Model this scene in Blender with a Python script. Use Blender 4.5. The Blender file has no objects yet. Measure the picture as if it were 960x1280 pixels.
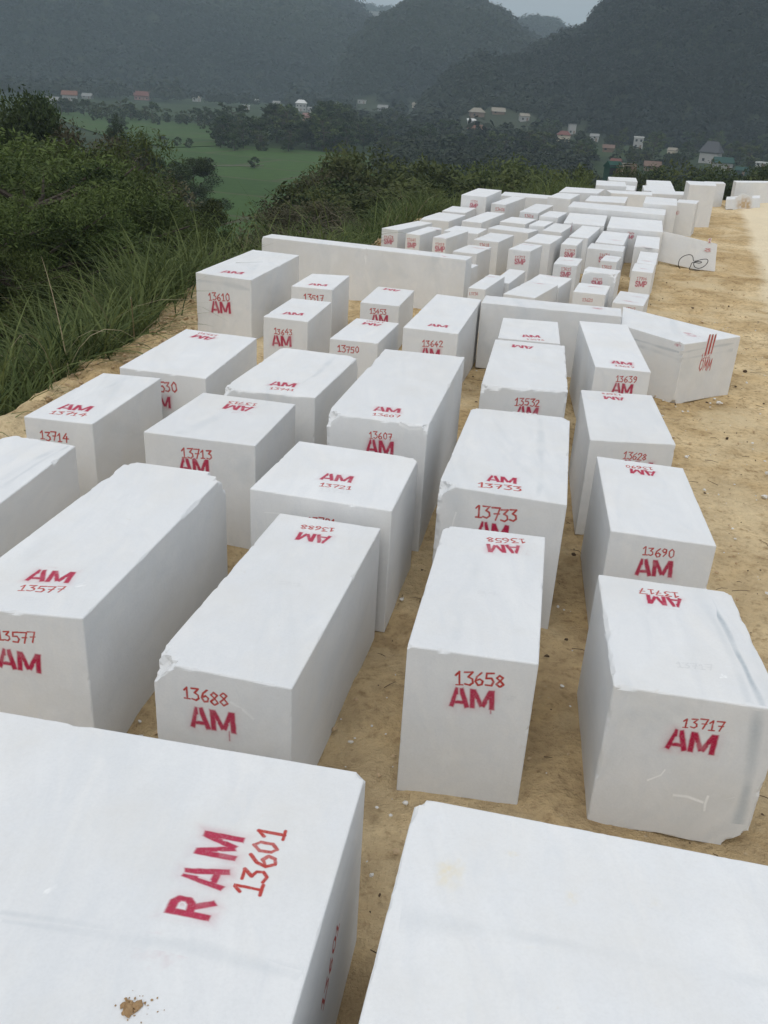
import bpy, math, random
import numpy as np
from mathutils import Matrix, Vector

# ------------------------------------------------------------------ camera
SC = bpy.context.scene
COL = SC.collection
FPX, PITCH, ROLL, CAMH = 1126.3, 25.39, 3.36, 3.5
_t, _r = math.radians(PITCH), math.radians(ROLL)
_f = np.array([0, math.cos(_t), -math.sin(_t)]); _u = np.array([0, math.sin(_t), math.cos(_t)]); _x = np.array([1.0, 0, 0])
CR = math.cos(_r)*_x + math.sin(_r)*_u
CU = -math.sin(_r)*_x + math.cos(_r)*_u
CF = _f
cam = bpy.data.cameras.new('camera')
cam.sensor_fit = 'VERTICAL'; cam.sensor_height = 24.0; cam.sensor_width = 18.0
cam.lens = FPX/1280*24.0
cam.clip_start = 0.05; cam.clip_end = 12000
camo = bpy.data.objects.new('camera', cam); COL.objects.link(camo)
camo.matrix_world = Matrix(((CR[0], CU[0], -CF[0], 0), (CR[1], CU[1], -CF[1], 0), (CR[2], CU[2], -CF[2], CAMH), (0, 0, 0, 1)))
SC.camera = camo

# ------------------------------------------------------------------ sky and sun (bright overcast)
SUN_EL, SUN_AZ = math.radians(50), math.radians(200)      # azimuth clockwise from +Y
w = bpy.data.worlds.new('World'); SC.world = w; w.use_nodes = True
nt = w.node_tree; nt.nodes.clear()
def N(tree, kind, **kw):
    n = tree.nodes.new(kind)
    for k, v in kw.items(): setattr(n, k, v)
    return n
sky = N(nt, 'ShaderNodeTexSky'); sky.sky_type = 'NISHITA'; sky.sun_disc = False
sky.sun_elevation = SUN_EL; sky.sun_rotation = SUN_AZ; sky.dust_density = 4.0; sky.air_density = 1.0
hsv = N(nt, 'ShaderNodeHueSaturation'); hsv.inputs['Saturation'].default_value = 0.3; hsv.inputs['Value'].default_value = 1.0
tc = N(nt, 'ShaderNodeTexCoord'); sp = N(nt, 'ShaderNodeSeparateXYZ')
mp = N(nt, 'ShaderNodeMapRange'); mp.inputs[1].default_value = -0.02; mp.inputs[2].default_value = 0.9
ramp = N(nt, 'ShaderNodeValToRGB')
ramp.color_ramp.elements[0].color = (3.75, 3.75, 3.68, 1); ramp.color_ramp.elements[1].color = (11.5, 12.0, 12.9, 1)
_m = ramp.color_ramp.elements.new(0.22); _m.color = (5.5, 5.5, 5.45, 1)
cl = N(nt, 'ShaderNodeTexNoise'); cl.inputs['Scale'].default_value = 2.2; cl.inputs['Detail'].default_value = 5
clm = N(nt, 'ShaderNodeMapRange'); clm.inputs[3].default_value = 0.86; clm.inputs[4].default_value = 1.14
mul = N(nt, 'ShaderNodeMixRGB', blend_type='MULTIPLY'); mul.inputs[0].default_value = 1.0
mix = N(nt, 'ShaderNodeMixRGB'); mix.inputs[0].default_value = 0.88
bg = N(nt, 'ShaderNodeBackground'); bg.inputs['Strength'].default_value = 0.10
out = N(nt, 'ShaderNodeOutputWorld')
L = nt.links.new
L(sky.outputs[0], hsv.inputs['Color']); L(tc.outputs['Generated'], sp.inputs[0]); L(sp.outputs[2], mp.inputs[0]); L(mp.outputs[0], ramp.inputs[0])
L(tc.outputs['Generated'], cl.inputs['Vector']); L(cl.outputs[0], clm.inputs[0]); L(ramp.outputs[0], mul.inputs[1]); L(clm.outputs[0], mul.inputs[2])
L(hsv.outputs[0], mix.inputs[1]); L(mul.outputs[0], mix.inputs[2]); L(mix.outputs[0], bg.inputs[0]); L(bg.outputs[0], out.inputs[0])
sl = bpy.data.lights.new('sun', 'SUN'); sl.energy = 0.75; sl.angle = math.radians(35); sl.color = (1, 0.95, 0.87)
so = bpy.data.objects.new('sun', sl); COL.objects.link(so)
_sd = Vector((math.sin(SUN_AZ)*math.cos(SUN_EL), math.cos(SUN_AZ)*math.cos(SUN_EL), math.sin(SUN_EL)))
so.rotation_euler = _sd.to_track_quat('Z', 'Y').to_euler()
vs = SC.view_settings; vs.view_transform = 'Standard'; vs.look = 'None'; vs.exposure = 0.0; vs.gamma = 1.0; vs.use_curve_mapping = False

# ------------------------------------------------------------------ helpers
rng = np.random.default_rng(11)
random.seed(5)
VALLEY = -24.0
def ray(px, py):
    d = CF + (px-480)/FPX*CR - (py-640)/FPX*CU
    return d
def on_z(px, py, z):
    d = ray(px, py); t = (z-CAMH)/d[2]
    return np.array([0, 0, CAMH]) + t*d
def at_range(px, py, r):
    d = ray(px, py); t = r/math.hypot(d[0], d[1])
    return np.array([0, 0, CAMH]) + t*d
def azel(px, py):
    d = ray(px, py)
    return math.atan2(d[0], d[1]), d[2]/math.hypot(d[0], d[1])

def mesh_np(name, V, F, mat=None, parent=None, smooth=False, col=None, colname='tint', loc=None):
    """one mesh object from numpy vertices and equal-size faces (or a list of face arrays)"""
    V = np.asarray(V, np.float32)
    Fs = F if isinstance(F, list) else [F]
    Fs = [np.asarray(f, np.int32) for f in Fs if len(f)]
    me = bpy.data.meshes.new(name)
    me.vertices.add(len(V)); me.vertices.foreach_set('co', V.ravel())
    nl = sum(f.size for f in Fs); npol = sum(len(f) for f in Fs)
    me.loops.add(nl); me.polygons.add(npol)
    me.loops.foreach_set('vertex_index', np.concatenate([f.ravel() for f in Fs]))
    tot = np.concatenate([np.full(len(f), f.shape[1], np.int32) for f in Fs])
    st = np.concatenate([[0], np.cumsum(tot)[:-1]]).astype(np.int32)
    me.polygons.foreach_set('loop_start', st)
    me.polygons.foreach_set('use_smooth', np.full(npol, smooth))
    if col is not None:
        a = me.attributes.new(colname, 'FLOAT', 'POINT'); a.data.foreach_set('value', np.asarray(col, np.float32))
    me.update(calc_edges=True)
    if mat: me.materials.append(mat)
    o = bpy.data.objects.new(name, me); COL.objects.link(o)
    if parent is not None: o.parent = parent
    if loc is not None: o.location = loc
    return o
def tag(o, label=None, cat=None, group=None, kind=None):
    if label: o['label'] = label
    if cat: o['category'] = cat
    if group: o['group'] = group
    if kind: o['kind'] = kind
    return o
def empty(name, loc, rz=0.0):
    o = bpy.data.objects.new(name, None); COL.objects.link(o); o.location = loc; o.rotation_euler = (0, 0, rz)
    o.empty_display_size = 0.2
    return o

# smooth value noise on numpy arrays
_P = rng.permutation(512)
_P = np.concatenate([_P, _P, _P])
_G = rng.random(512)*2-1
def vnoise(x, y, z=0.0):
    x = np.asarray(x, float); y = np.asarray(y, float); z = np.zeros_like(x)+z
    xi, yi, zi = np.floor(x).astype(int), np.floor(y).astype(int), np.floor(z).astype(int)
    xf, yf, zf = x-xi, y-yi, z-zi
    s = lambda t: t*t*t*(t*(t*6-15)+10)
    u, v, q = s(xf), s(yf), s(zf)
    def h(a, b, c): return _G[_P[(_P[(_P[a & 511]+b) & 511]+c) & 511]]
    def lerp(a, b, t): return a+(b-a)*t
    r = lerp(lerp(lerp(h(xi, yi, zi), h(xi+1, yi, zi), u), lerp(h(xi, yi+1, zi), h(xi+1, yi+1, zi), u), v),
             lerp(lerp(h(xi, yi, zi+1), h(xi+1, yi, zi+1), u), lerp(h(xi, yi+1, zi+1), h(xi+1, yi+1, zi+1), u), v), q)
    return r
def fbm(x, y, z=0.0, oct=4):
    a, s, f = 0.0, 1.0, 1.0
    for i in range(oct):
        a = a + s*vnoise(np.asarray(x)*f+17.3*i, np.asarray(y)*f-9.1*i, z*f if np.isscalar(z) else np.asarray(z)*f)
        s *= 0.5; f *= 2.03
    return a

# ------------------------------------------------------------------ materials
def new_mat(name):
    m = bpy.data.materials.new(name); m.use_nodes = True
    t = m.node_tree; t.nodes.clear()
    o = N(t, 'ShaderNodeOutputMaterial'); b = N(t, 'ShaderNodeBsdfPrincipled')
    t.links.new(b.outputs[0], o.inputs[0])
    return m, t, b, o
def noise_node(t, vec, scale, detail=4, rough=0.55, dist=0.0):
    n = N(t, 'ShaderNodeTexNoise'); n.inputs['Scale'].default_value = scale; n.inputs['Detail'].default_value = detail
    n.inputs['Roughness'].default_value = rough; n.inputs['Distortion'].default_value = dist
    t.links.new(vec, n.inputs['Vector']); return n
def ramp_node(t, fac, stops):
    r = N(t, 'ShaderNodeValToRGB'); e = r.color_ramp.elements
    while len(e) < len(stops): e.new(0.5)
    for k, (p, c) in enumerate(stops):
        e[k].position = p; e[k].color = (*c, 1) if len(c) == 3 else c
    t.links.new(fac, r.inputs[0]); return r
def mixc(t, fac, a, b, blend='MIX'):
    m = N(t, 'ShaderNodeMixRGB', blend_type=blend)
    for i, v in enumerate((fac, a, b)):
        if hasattr(v, 'links'): t.links.new(v, m.inputs[i])
        elif i == 0: m.inputs[0].default_value = v
        else: m.inputs[i].default_value = (*v, 1)
    return m
def maprange(t, v, a, b, c, d):
    m = N(t, 'ShaderNodeMapRange'); t.links.new(v, m.inputs[0])
    for i, q in enumerate((a, b, c, d)): m.inputs[i+1].default_value = q
    return m
def obj_vec(t):
    """object coordinates shifted by a random amount per object"""
    tc = N(t, 'ShaderNodeTexCoord'); oi = N(t, 'ShaderNodeObjectInfo')
    m = N(t, 'ShaderNodeMath', operation='MULTIPLY'); m.inputs[1].default_value = 57.0; t.links.new(oi.outputs['Random'], m.inputs[0])
    a = N(t, 'ShaderNodeVectorMath', operation='ADD'); t.links.new(tc.outputs['Object'], a.inputs[0]); t.links.new(m.outputs[0], a.inputs[1])
    return a.outputs[0], oi

def stone_nodes(t, b):
    """white crystalline marble; object properties seed and vein vary it from block to block"""
    tc = N(t, 'ShaderNodeTexCoord')
    sd = N(t, 'ShaderNodeAttribute'); sd.attribute_type = 'OBJECT'; sd.attribute_name = 'seed'
    vn = N(t, 'ShaderNodeAttribute'); vn.attribute_type = 'OBJECT'; vn.attribute_name = 'vein'
    m = N(t, 'ShaderNodeMath', operation='MULTIPLY'); m.inputs[1].default_value = 57.0; t.links.new(sd.outputs['Fac'], m.inputs[0])
    a = N(t, 'ShaderNodeVectorMath', operation='ADD'); t.links.new(tc.outputs['Object'], a.inputs[0]); t.links.new(m.outputs[0], a.inputs[1])
    vec = a.outputs[0]
    mapn = N(t, 'ShaderNodeMapping'); mapn.inputs['Scale'].default_value = (1.6, 0.45, 1.0); mapn.inputs['Rotation'].default_value = (0.25, 0.1, 0.3)
    t.links.new(vec, mapn.inputs[0])
    big = noise_node(t, mapn.outputs[0], 2.2, 5, 0.6, 0.8)
    r1 = ramp_node(t, big.outputs[0], [(0.32, (0.785, 0.79, 0.785)), (0.52, (0.735, 0.745, 0.75)), (0.70, (0.785, 0.785, 0.775))])
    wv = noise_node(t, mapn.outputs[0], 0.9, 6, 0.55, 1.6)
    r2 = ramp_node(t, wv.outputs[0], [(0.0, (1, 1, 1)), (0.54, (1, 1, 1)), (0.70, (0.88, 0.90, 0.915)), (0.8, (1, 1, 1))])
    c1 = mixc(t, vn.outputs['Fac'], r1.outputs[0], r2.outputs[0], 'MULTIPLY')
    sp = noise_node(t, vec, 90, 2, 0.5)
    c2 = mixc(t, 0.7, c1.outputs[0], ramp_node(t, sp.outputs[0], [(0.3, (0.95, 0.95, 0.95)), (0.6, (1, 1, 1))]).outputs[0], 'MULTIPLY')
    ds = noise_node(t, vec, 7.0, 6, 0.7)
    c3 = mixc(t, ramp_node(t, ds.outputs[0], [(0.69, (0, 0, 0)), (0.80, (1, 1, 1))]).outputs[0], c2.outputs[0], (0.60, 0.56, 0.49))
    du = noise_node(t, vec, 1.7, 6, 0.66)
    c4 = mixc(t, ramp_node(t, du.outputs[0], [(0.44, (0, 0, 0)), (0.74, (0.5, 0.5, 0.5))]).outputs[0], c3.outputs[0], (0.70, 0.68, 0.635))
    # grey clouding of the stone
    gc = noise_node(t, mapn.outputs[0], 4.5, 6, 0.62, 1.2)
    c4 = mixc(t, ramp_node(t, gc.outputs[0], [(0.55, (0, 0, 0)), (0.72, (0.45, 0.45, 0.45))]).outputs[0], c4.outputs[0], (0.665, 0.685, 0.70))
    tone = maprange(t, sd.outputs['Fac'], 0, 1, 0.95, 1.02)
    c5 = mixc(t, 1.0, c4.outputs[0], (1, 1, 1), 'MULTIPLY'); t.links.new(tone.outputs[0], c5.inputs[2])
    b.inputs['Roughness'].default_value = 0.62; b.inputs['Specular IOR Level'].default_value = 0.3
    g1 = noise_node(t, vec, 3.0, 6, 0.6); g2 = noise_node(t, vec, 60, 3, 0.6)
    ad = N(t, 'ShaderNodeMath', operation='MULTIPLY_ADD'); t.links.new(g2.outputs[0], ad.inputs[0]); ad.inputs[1].default_value = 0.08; t.links.new(g1.outputs[0], ad.inputs[2])
    bp = N(t, 'ShaderNodeBump'); bp.inputs['Strength'].default_value = 0.35; bp.inputs['Distance'].default_value = 0.02
    t.links.new(ad.outputs[0], bp.inputs['Height']); t.links.new(bp.outputs[0], b.inputs['Normal'])
    return c5.outputs[0]
def marble_mat(name='white_marble'):
    m, t, b, o = new_mat(name)
    t.links.new(stone_nodes(t, b), b.inputs['Base Color'])
    return m
M_MARBLE = marble_mat()

def paint_mat(name, c1, c2, rough=0.6, patch=0.30):
    """thin paint or dirt on marble: the stone shows through where the coat is thin"""
    m, t, b, o = new_mat(name)
    stone = stone_nodes(t, b)
    tc = N(t, 'ShaderNodeTexCoord')
    n = noise_node(t, tc.outputs['Object'], 45, 4, 0.6)
    r = ramp_node(t, n.outputs[0], [(0.3, c1), (0.7, c2)])
    at = N(t, 'ShaderNodeAttribute'); at.attribute_name = 'cover'
    n2 = noise_node(t, tc.outputs['Object'], 110, 3, 0.65)
    mr = maprange(t, n2.outputs[0], 0.32, 0.5, 1-patch, 1.0)
    mu = N(t, 'ShaderNodeMath', operation='MULTIPLY'); t.links.new(at.outputs['Fac'], mu.inputs[0]); t.links.new(mr.outputs[0], mu.inputs[1])
    c = mixc(t, mu.outputs[0], stone, r.outputs[0])
    t.links.new(c.outputs[0], b.inputs['Base Color'])
    return m
M_CRIM = paint_mat('crimson_spray_paint', (0.36, 0.003, 0.034), (0.45, 0.010, 0.065), patch=0.10)
M_RED = paint_mat('red_brush_paint', (0.37, 0.010, 0.007), (0.48, 0.028, 0.014), patch=0.15)
M_PENCIL = paint_mat('grey_pencil', (0.45, 0.46, 0.46), (0.5, 0.5, 0.5), patch=0.8)
M_RUST = paint_mat('yellow_rust_stain', (0.74, 0.60, 0.30), (0.76, 0.66, 0.42), patch=0.05)
M_DIRTST = paint_mat('brown_dirt_stain', (0.42, 0.29, 0.16), (0.56, 0.42, 0.26), patch=0.15)
M_SCRATCH = paint_mat('white_scrape', (0.90, 0.90, 0.89), (0.93, 0.93, 0.92), patch=0.3)
M_GREYST = paint_mat('grey_smudge', (0.5, 0.51, 0.51), (0.62, 0.62, 0.62), patch=0.8)
M_GREYBAND = paint_mat('grey_vein', (0.40, 0.44, 0.47), (0.48, 0.52, 0.54), patch=0.15)

def simple_mat(name, c1, c2, scale=8, rough=0.8, bump=0.0, detail=4):
    m, t, b, o = new_mat(name); vec, oi = obj_vec(t)
    n = noise_node(t, vec, scale, detail, 0.6)
    r = ramp_node(t, n.outputs[0], [(0.3, c1), (0.7, c2)])
    t.links.new(r.outputs[0], b.inputs['Base Color']); b.inputs['Roughness'].default_value = rough
    b.inputs['Specular IOR Level'].default_value = 0.25
    if bump:
        bp = N(t, 'ShaderNodeBump'); bp.inputs['Distance'].default_value = bump; t.links.new(n.outputs[0], bp.inputs['Height']); t.links.new(bp.outputs[0], b.inputs['Normal'])
    return m

def leaf_mat(name, dark, light, trans=0.25, spread=0.25):
    """foliage: colour runs from dark to light by the leaf's own random tint and by tree"""
    m, t, b, o = new_mat(name)
    at = N(t, 'ShaderNodeAttribute'); at.attribute_name = 'tint'
    oi = N(t, 'ShaderNodeObjectInfo')
    r = ramp_node(t, at.outputs['Fac'], [(0.0, dark), (1.0, light)])
    hs = N(t, 'ShaderNodeHueSaturation'); t.links.new(r.outputs[0], hs.inputs['Color'])
    v = maprange(t, oi.outputs['Random'], 0, 1, 1-spread, 1+spread); t.links.new(v.outputs[0], hs.inputs['Value'])
    h = maprange(t, oi.outputs['Random'], 0, 1, 0.485, 0.51); t.links.new(h.outputs[0], hs.inputs['Hue'])
    t.links.new(hs.outputs[0], b.inputs['Base Color']); b.inputs['Roughness'].default_value = 0.7; b.inputs['Specular IOR Level'].default_value = 0.15
    if trans:
        tl = N(t, 'ShaderNodeBsdfTranslucent'); t.links.new(hs.outputs[0], tl.inputs['Color'])
        mx = N(t, 'ShaderNodeMixShader'); mx.inputs[0].default_value = trans
        t.links.new(b.outputs[0], mx.inputs[1]); t.links.new(tl.outputs[0], mx.inputs[2]); t.links.new(mx.outputs[0], o.inputs[0])
    return m

# ------------------------------------------------------------------ terrain
PAD = np.array([(-4.6, -6), (-4.2, 6), (-3.95, 8.6), (-3.85, 9.6), (-3.75, 11.0), (-3.4, 12.4), (-3.55, 15.6), (-3.0, 17.4), (-1.6, 18.6), (-0.75, 20.5),
                (-0.2, 23.2), (0.5, 26.0), (1.3, 28.6), (2.6, 30.2), (4.2, 31.6), (6.2, 34.6), (7.6, 38.2), (9.6, 39.2), (12.5, 38.6), (16, 38.8), (26, 42), (60, 44), (60, -6)], float)
def pad_dist(x, y):
    """signed distance to the pad outline, positive outside"""
    x = np.asarray(x, float); y = np.asarray(y, float)
    best = np.full(x.shape, 1e9); inside = np.zeros(x.shape, bool)
    n = len(PAD)
    for i in range(n):
        a, b = PAD[i], PAD[(i+1) % n]; e = b-a
        t = np.clip(((x-a[0])*e[0]+(y-a[1])*e[1])/(e@e), 0, 1)
        best = np.minimum(best, np.hypot(x-a[0]-t*e[0], y-a[1]-t*e[1]))
        c = ((a[1] > y) != (b[1] > y)) & (x < (b[0]-a[0])*(y-a[1])/(b[1]-a[1]+1e-12)+a[0])
        inside ^= c
    return np.where(inside, -best, best)
def slope_z(d):
    d = np.maximum(d, 0)
    return VALLEY*np.tanh(np.power(d/40.0, 0.93))
def ground_z(x, y):
    d = pad_dist(x, y)
    k = np.clip(d/6, 0, 1)*np.clip(1-(d-60)/60, 0.12, 1)
    return np.where(d > 0, slope_z(d)+k*0.7*fbm(np.asarray(x)*0.18, np.asarray(y)*0.18), 0.0)

def grid_faces(nx, ny):
    i = np.arange(nx*ny).reshape(ny, nx)
    return np.stack([i[:-1, :-1], i[:-1, 1:], i[1:, 1:], i[1:, :-1]], -1).reshape(-1, 4)

# terrain material: rice green on the valley floor, dark scrub soil on the slope
def terrain_mat():
    m, t, b, o = new_mat('valley_ground')
    g = N(t, 'ShaderNodeNewGeometry'); s = N(t, 'ShaderNodeSeparateXYZ'); t.links.new(g.outputs['Position'], s.inputs[0])
    n1 = noise_node(t, g.outputs['Position'], 0.02, 5, 0.6); n2 = noise_node(t, g.outputs['Position'], 0.35, 5, 0.65)
    field = ramp_node(t, n1.outputs[0], [(0.35, (0.018, 0.030, 0.012)), (0.6, (0.035, 0.055, 0.020))])
    f2 = mixc(t, 0.3, field.outputs[0], n2.outputs['Color'], 'OVERLAY')
    scrub = ramp_node(t, n2.outputs[0], [(0.3, (0.022, 0.026, 0.012)), (0.6, (0.040, 0.046, 0.02)), (0.75, (0.08, 0.06, 0.03))])
    fac = maprange(t, s.outputs[2], VALLEY+0.9, VALLEY+0.3, 0, 1)
    c = mixc(t, fac.outputs[0], scrub.outputs[0], f2.outputs[0]); t.links.new(c.outputs[0], b.inputs['Base Color']); b.inputs['Roughness'].default_value = 0.9
    b.inputs['Specular IOR Level'].default_value = 0.1
    return m
M_TERR = terrain_mat()
az = np.radians(np.linspace(-80, 80, 260)); rr = np.concatenate([np.linspace(0, 60, 160), np.geomspace(61, 4200, 130)])
A, R = np.meshgrid(az, rr)
TX, TY = R*np.sin(A), R*np.cos(A)-6
TZ = ground_z(TX, TY); TZ = np.where(pad_dist(TX, TY) < 0.3, -0.6, TZ-0.12)
o = mesh_np('valley_ground', np.stack([TX, TY, TZ], -1).reshape(-1, 3), grid_faces(len(az), len(rr)), M_TERR, smooth=True); tag(o, kind='structure')

# rice fields: sheets on the valley floor with earth bunds
def field_mat():
    m, t, b, o = new_mat('rice_field')
    g = N(t, 'ShaderNodeNewGeometry')
    mpn = N(t, 'ShaderNodeMapping'); mpn.inputs['Rotation'].default_value = (0, 0, 0.35); t.links.new(g.outputs['Position'], mpn.inputs[0])
    br = N(t, 'ShaderNodeTexBrick'); br.inputs['Scale'].default_value = 0.02; br.inputs['Mortar Size'].default_value = 0.03; br.inputs['Mortar Smooth'].default_value = 0.6
    br.inputs['Color1'].default_value = (0.026, 0.064, 0.010, 1); br.inputs['Color2'].default_value = (0.044, 0.092, 0.017, 1); br.inputs['Mortar'].default_value = (0.065, 0.075, 0.034, 1)
    br.inputs['Brick Width'].default_value = 1.3; br.inputs['Row Height'].default_value = 0.7
    n0 = noise_node(t, mpn.outputs[0], 0.015, 3); ad = mixc(t, 0.04, mpn.outputs[0], n0.outputs['Color'], 'ADD'); t.links.new(mpn.outputs[0], br.inputs['Vector'])
    n = noise_node(t, g.outputs['Position'], 0.25, 6, 0.7)
    r = ramp_node(t, n.outputs[0], [(0.3, (0.72, 0.75, 0.7)), (0.7, (1.15, 1.1, 1.1))])
    c = mixc(t, 1.0, br.outputs[0], r.outputs[0], 'MULTIPLY'); t.links.new(c.outputs[0], b.inputs['Base Color']); b.inputs['Roughness'].default_value = 0.85
    b.inputs['Specular IOR Level'].default_value = 0.15
    return m
M_FIELD = field_mat()
def sheet(name, pts, z, mat):
    P = np.array([on_z(x, y, z) for x, y in pts]); V = np.concatenate([P, P-[0, 0, 0.25]]); n = len(P)
    return tag(mesh_np(name, V, [np.arange(n)[None], np.array([[i, i+n, (i+1) % n+n, (i+1) % n] for i in range(n)])], mat), kind='structure')
sheet('rice_field', [(60, 139), (110, 141), (270, 157), (330, 172), (300, 181), (215, 184), (140, 172), (90, 156)][::-1], VALLEY+0.42, M_FIELD)
sheet('rice_field', [(110, 186), (215, 185), (300, 182), (420, 191), (470, 200), (470, 260), (360, 330), (220, 340), (180, 280), (120, 215)][::-1], VALLEY+0.40, M_FIELD)
sheet('rice_field', [(425, 140), (520, 145), (570, 152), (560, 160), (470, 158), (430, 150)][::-1], VALLEY+0.42, M_FIELD)
M_PATH = simple_mat('pale_path', (0.05, 0.065, 0.03), (0.09, 0.095, 0.055), 0.5)
sheet('path', [(140, 209.5), (215, 211), (260, 206.5), (330, 206), (330, 207), (260, 207.6), (215, 213.5), (140, 211.2)][::-1], VALLEY+0.55, M_PATH)

# the pad: trampled sandy ground
def sand_mat():
    m, t, b, o = new_mat('sandy_ground')
    g = N(t, 'ShaderNodeNewGeometry'); P = g.outputs['Position']; s = N(t, 'ShaderNodeSeparateXYZ'); t.links.new(P, s.inputs[0])
    n1 = noise_node(t, P, 0.42, 6, 0.6, 0.3); n2 = noise_node(t, P, 2.2, 7, 0.66); n3 = noise_node(t, P, 16, 5, 0.65); n4 = noise_node(t, P, 70, 3, 0.6)
    base = ramp_node(t, n1.outputs[0], [(0.34, (0.43, 0.30, 0.15)), (0.50, (0.57, 0.42, 0.23)), (0.62, (0.69, 0.54, 0.325))])
    c1 = mixc(t, 0.8, base.outputs[0], ramp_node(t, n2.outputs[0], [(0.30, (0.58, 0.52, 0.44)), (0.48, (1, 1, 1)), (0.68, (1.22, 1.22, 1.2))]).outputs[0], 'MULTIPLY')
    c2 = mixc(t, 0.8, c1.outputs[0], ramp_node(t, n3.outputs[0], [(0.30, (0.45, 0.37, 0.29)), (0.47, (1, 1, 1)), (0.70, (1.2, 1.2, 1.18))]).outputs[0], 'MULTIPLY')
    # dark organic specks and pale stone dust crumbs
    v = N(t, 'ShaderNodeTexVoronoi'); v.inputs['Scale'].default_value = 9; t.links.new(P, v.inputs['Vector'])
    mk = noise_node(t, P, 1.3, 4, 0.6)
    sp = ramp_node(t, v.outputs['Distance'], [(0.08, (1, 1, 1)), (0.22, (0, 0, 0))])
    spm = mixc(t, 1.0, sp.outputs[0], ramp_node(t, mk.outputs[0], [(0.46, (0, 0, 0)), (0.64, (0.6, 0.6, 0.6))]).outputs[0], 'MULTIPLY')
    c3 = mixc(t, spm.outputs[0], c2.outputs[0], (0.13, 0.085, 0.045))
    v2 = N(t, 'ShaderNodeTexVoronoi'); v2.inputs['Scale'].default_value = 14; t.links.new(P, v2.inputs['Vector'])
    mk2 = noise_node(t, P, 0.9, 4, 0.6)
    sp2 = ramp_node(t, v2.outputs['Distance'], [(0.08, (1, 1, 1)), (0.17, (0, 0, 0))])
    spm2 = mixc(t, 1.0, sp2.outputs[0], ramp_node(t, mk2.outputs[0], [(0.50, (0, 0, 0)), (0.66, (0.7, 0.7, 0.7))]).outputs[0], 'MULTIPLY')
    c4 = mixc(t, spm2.outputs[0], c3.outputs[0], (0.68, 0.63, 0.54))
    # marble slurry: pale dried patches; browner damp soil nearer the first rows
    n5 = noise_node(t, P, 0.75, 5, 0.6, 0.5)
    c5 = mixc(t, ramp_node(t, n5.outputs[0], [(0.50, (0, 0, 0)), (0.66, (0.75, 0.75, 0.75))]).outputs[0], c4.outputs[0], (0.72, 0.585, 0.37))
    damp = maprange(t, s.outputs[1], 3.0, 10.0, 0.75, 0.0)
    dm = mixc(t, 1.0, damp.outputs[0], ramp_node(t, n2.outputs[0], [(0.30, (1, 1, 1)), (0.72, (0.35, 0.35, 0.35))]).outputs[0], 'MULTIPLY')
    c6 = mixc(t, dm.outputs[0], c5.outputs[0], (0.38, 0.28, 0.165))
    # trampled pale track along the right
    tx = N(t, 'ShaderNodeMath', operation='MULTIPLY_ADD'); t.links.new(s.outputs[1], tx.inputs[0]); tx.inputs[1].default_value = -0.30; t.links.new(s.outputs[0], tx.inputs[2])
    ws = N(t, 'ShaderNodeMath', operation='MULTIPLY_ADD'); t.links.new(n1.outputs[0], ws.inputs[0]); ws.inputs[1].default_value = 0.7; t.links.new(tx.outputs[0], ws.inputs[2])
    tk = ramp_node(t, maprange(t, ws.outputs[0], 1.1, 4.1, 0, 1).outputs[0], [(0.0, (0, 0, 0)), (0.35, (0, 0, 0)), (0.46, (0.85, 0.85, 0.85)), (0.8, (0.85, 0.85, 0.85)), (1.0, (0.5, 0.5, 0.5))])
    far = maprange(t, s.outputs[1], 13, 19, 0, 1)
    tm = mixc(t, 1.0, tk.outputs[0], far.outputs[0], 'MULTIPLY')
    c7 = mixc(t, tm.outputs[0], c6.outputs[0], (0.86, 0.74, 0.53))
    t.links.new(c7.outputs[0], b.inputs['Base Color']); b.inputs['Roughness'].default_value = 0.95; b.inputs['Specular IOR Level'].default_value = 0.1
    h1 = N(t, 'ShaderNodeMath', operation='MULTIPLY_ADD'); t.links.new(n3.outputs[0], h1.inputs[0]); h1.inputs[1].default_value = 0.35; t.links.new(n2.outputs[0], h1.inputs[2])
    h2 = N(t, 'ShaderNodeMath', operation='MULTIPLY_ADD'); t.links.new(n4.outputs[0], h2.inputs[0]); h2.inputs[1].default_value = 0.08; t.links.new(h1.outputs[0], h2.inputs[2])
    bp = N(t, 'ShaderNodeBump'); bp.inputs['Strength'].default_value = 1.0; bp.inputs['Distance'].default_value = 0.12
    t.links.new(h2.outputs[0], bp.inputs['Height']); t.links.new(bp.outputs[0], b.inputs['Normal'])
    return m
M_SAND = sand_mat()
gx = np.concatenate([np.arange(-6.5, 8.0, 0.07), np.arange(8.0, 30, 0.25)]); gy = np.concatenate([np.arange(-5, 14, 0.07), np.arange(14, 46, 0.13)])
GX, GY = np.meshgrid(gx, gy); D = pad_dist(GX, GY)
GZ = 0.026*fbm(GX*1.1, GY*1.1) + 0.016*fbm(GX*3.4, GY*3.4, 0, 3) - 0.02
GZ -= 0.03*np.exp(-((GX-0.30*GY-4.0)/0.35)**2)*(GY > 12)                      # wheel rut
berm = np.exp(-((D+0.12)/0.40)**2)*np.clip((GY-3)/3, 0, 1)*np.clip((34-GX*2-GY)/8, 0, 1)
GZ += berm*(0.15+0.13*np.maximum(fbm(GX*1.8, GY*1.8), -0.6)+0.035*fbm(GX*7, GY*7))
GZ = np.where(D > 0, GZ+slope_z(np.maximum(D-0.15, 0)), GZ)
F = grid_faces(len(gx), len(gy)); keep = (D.ravel()[F].max(1) < 1.1)
F = F[keep]; used = np.unique(F); rm = np.full(GX.size, -1); rm[used] = np.arange(len(used))
tag(mesh_np('sandy_ground', np.stack([GX, GY, GZ], -1).reshape(-1, 3)[used], rm[F], M_SAND, smooth=True), kind='structure')

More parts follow.
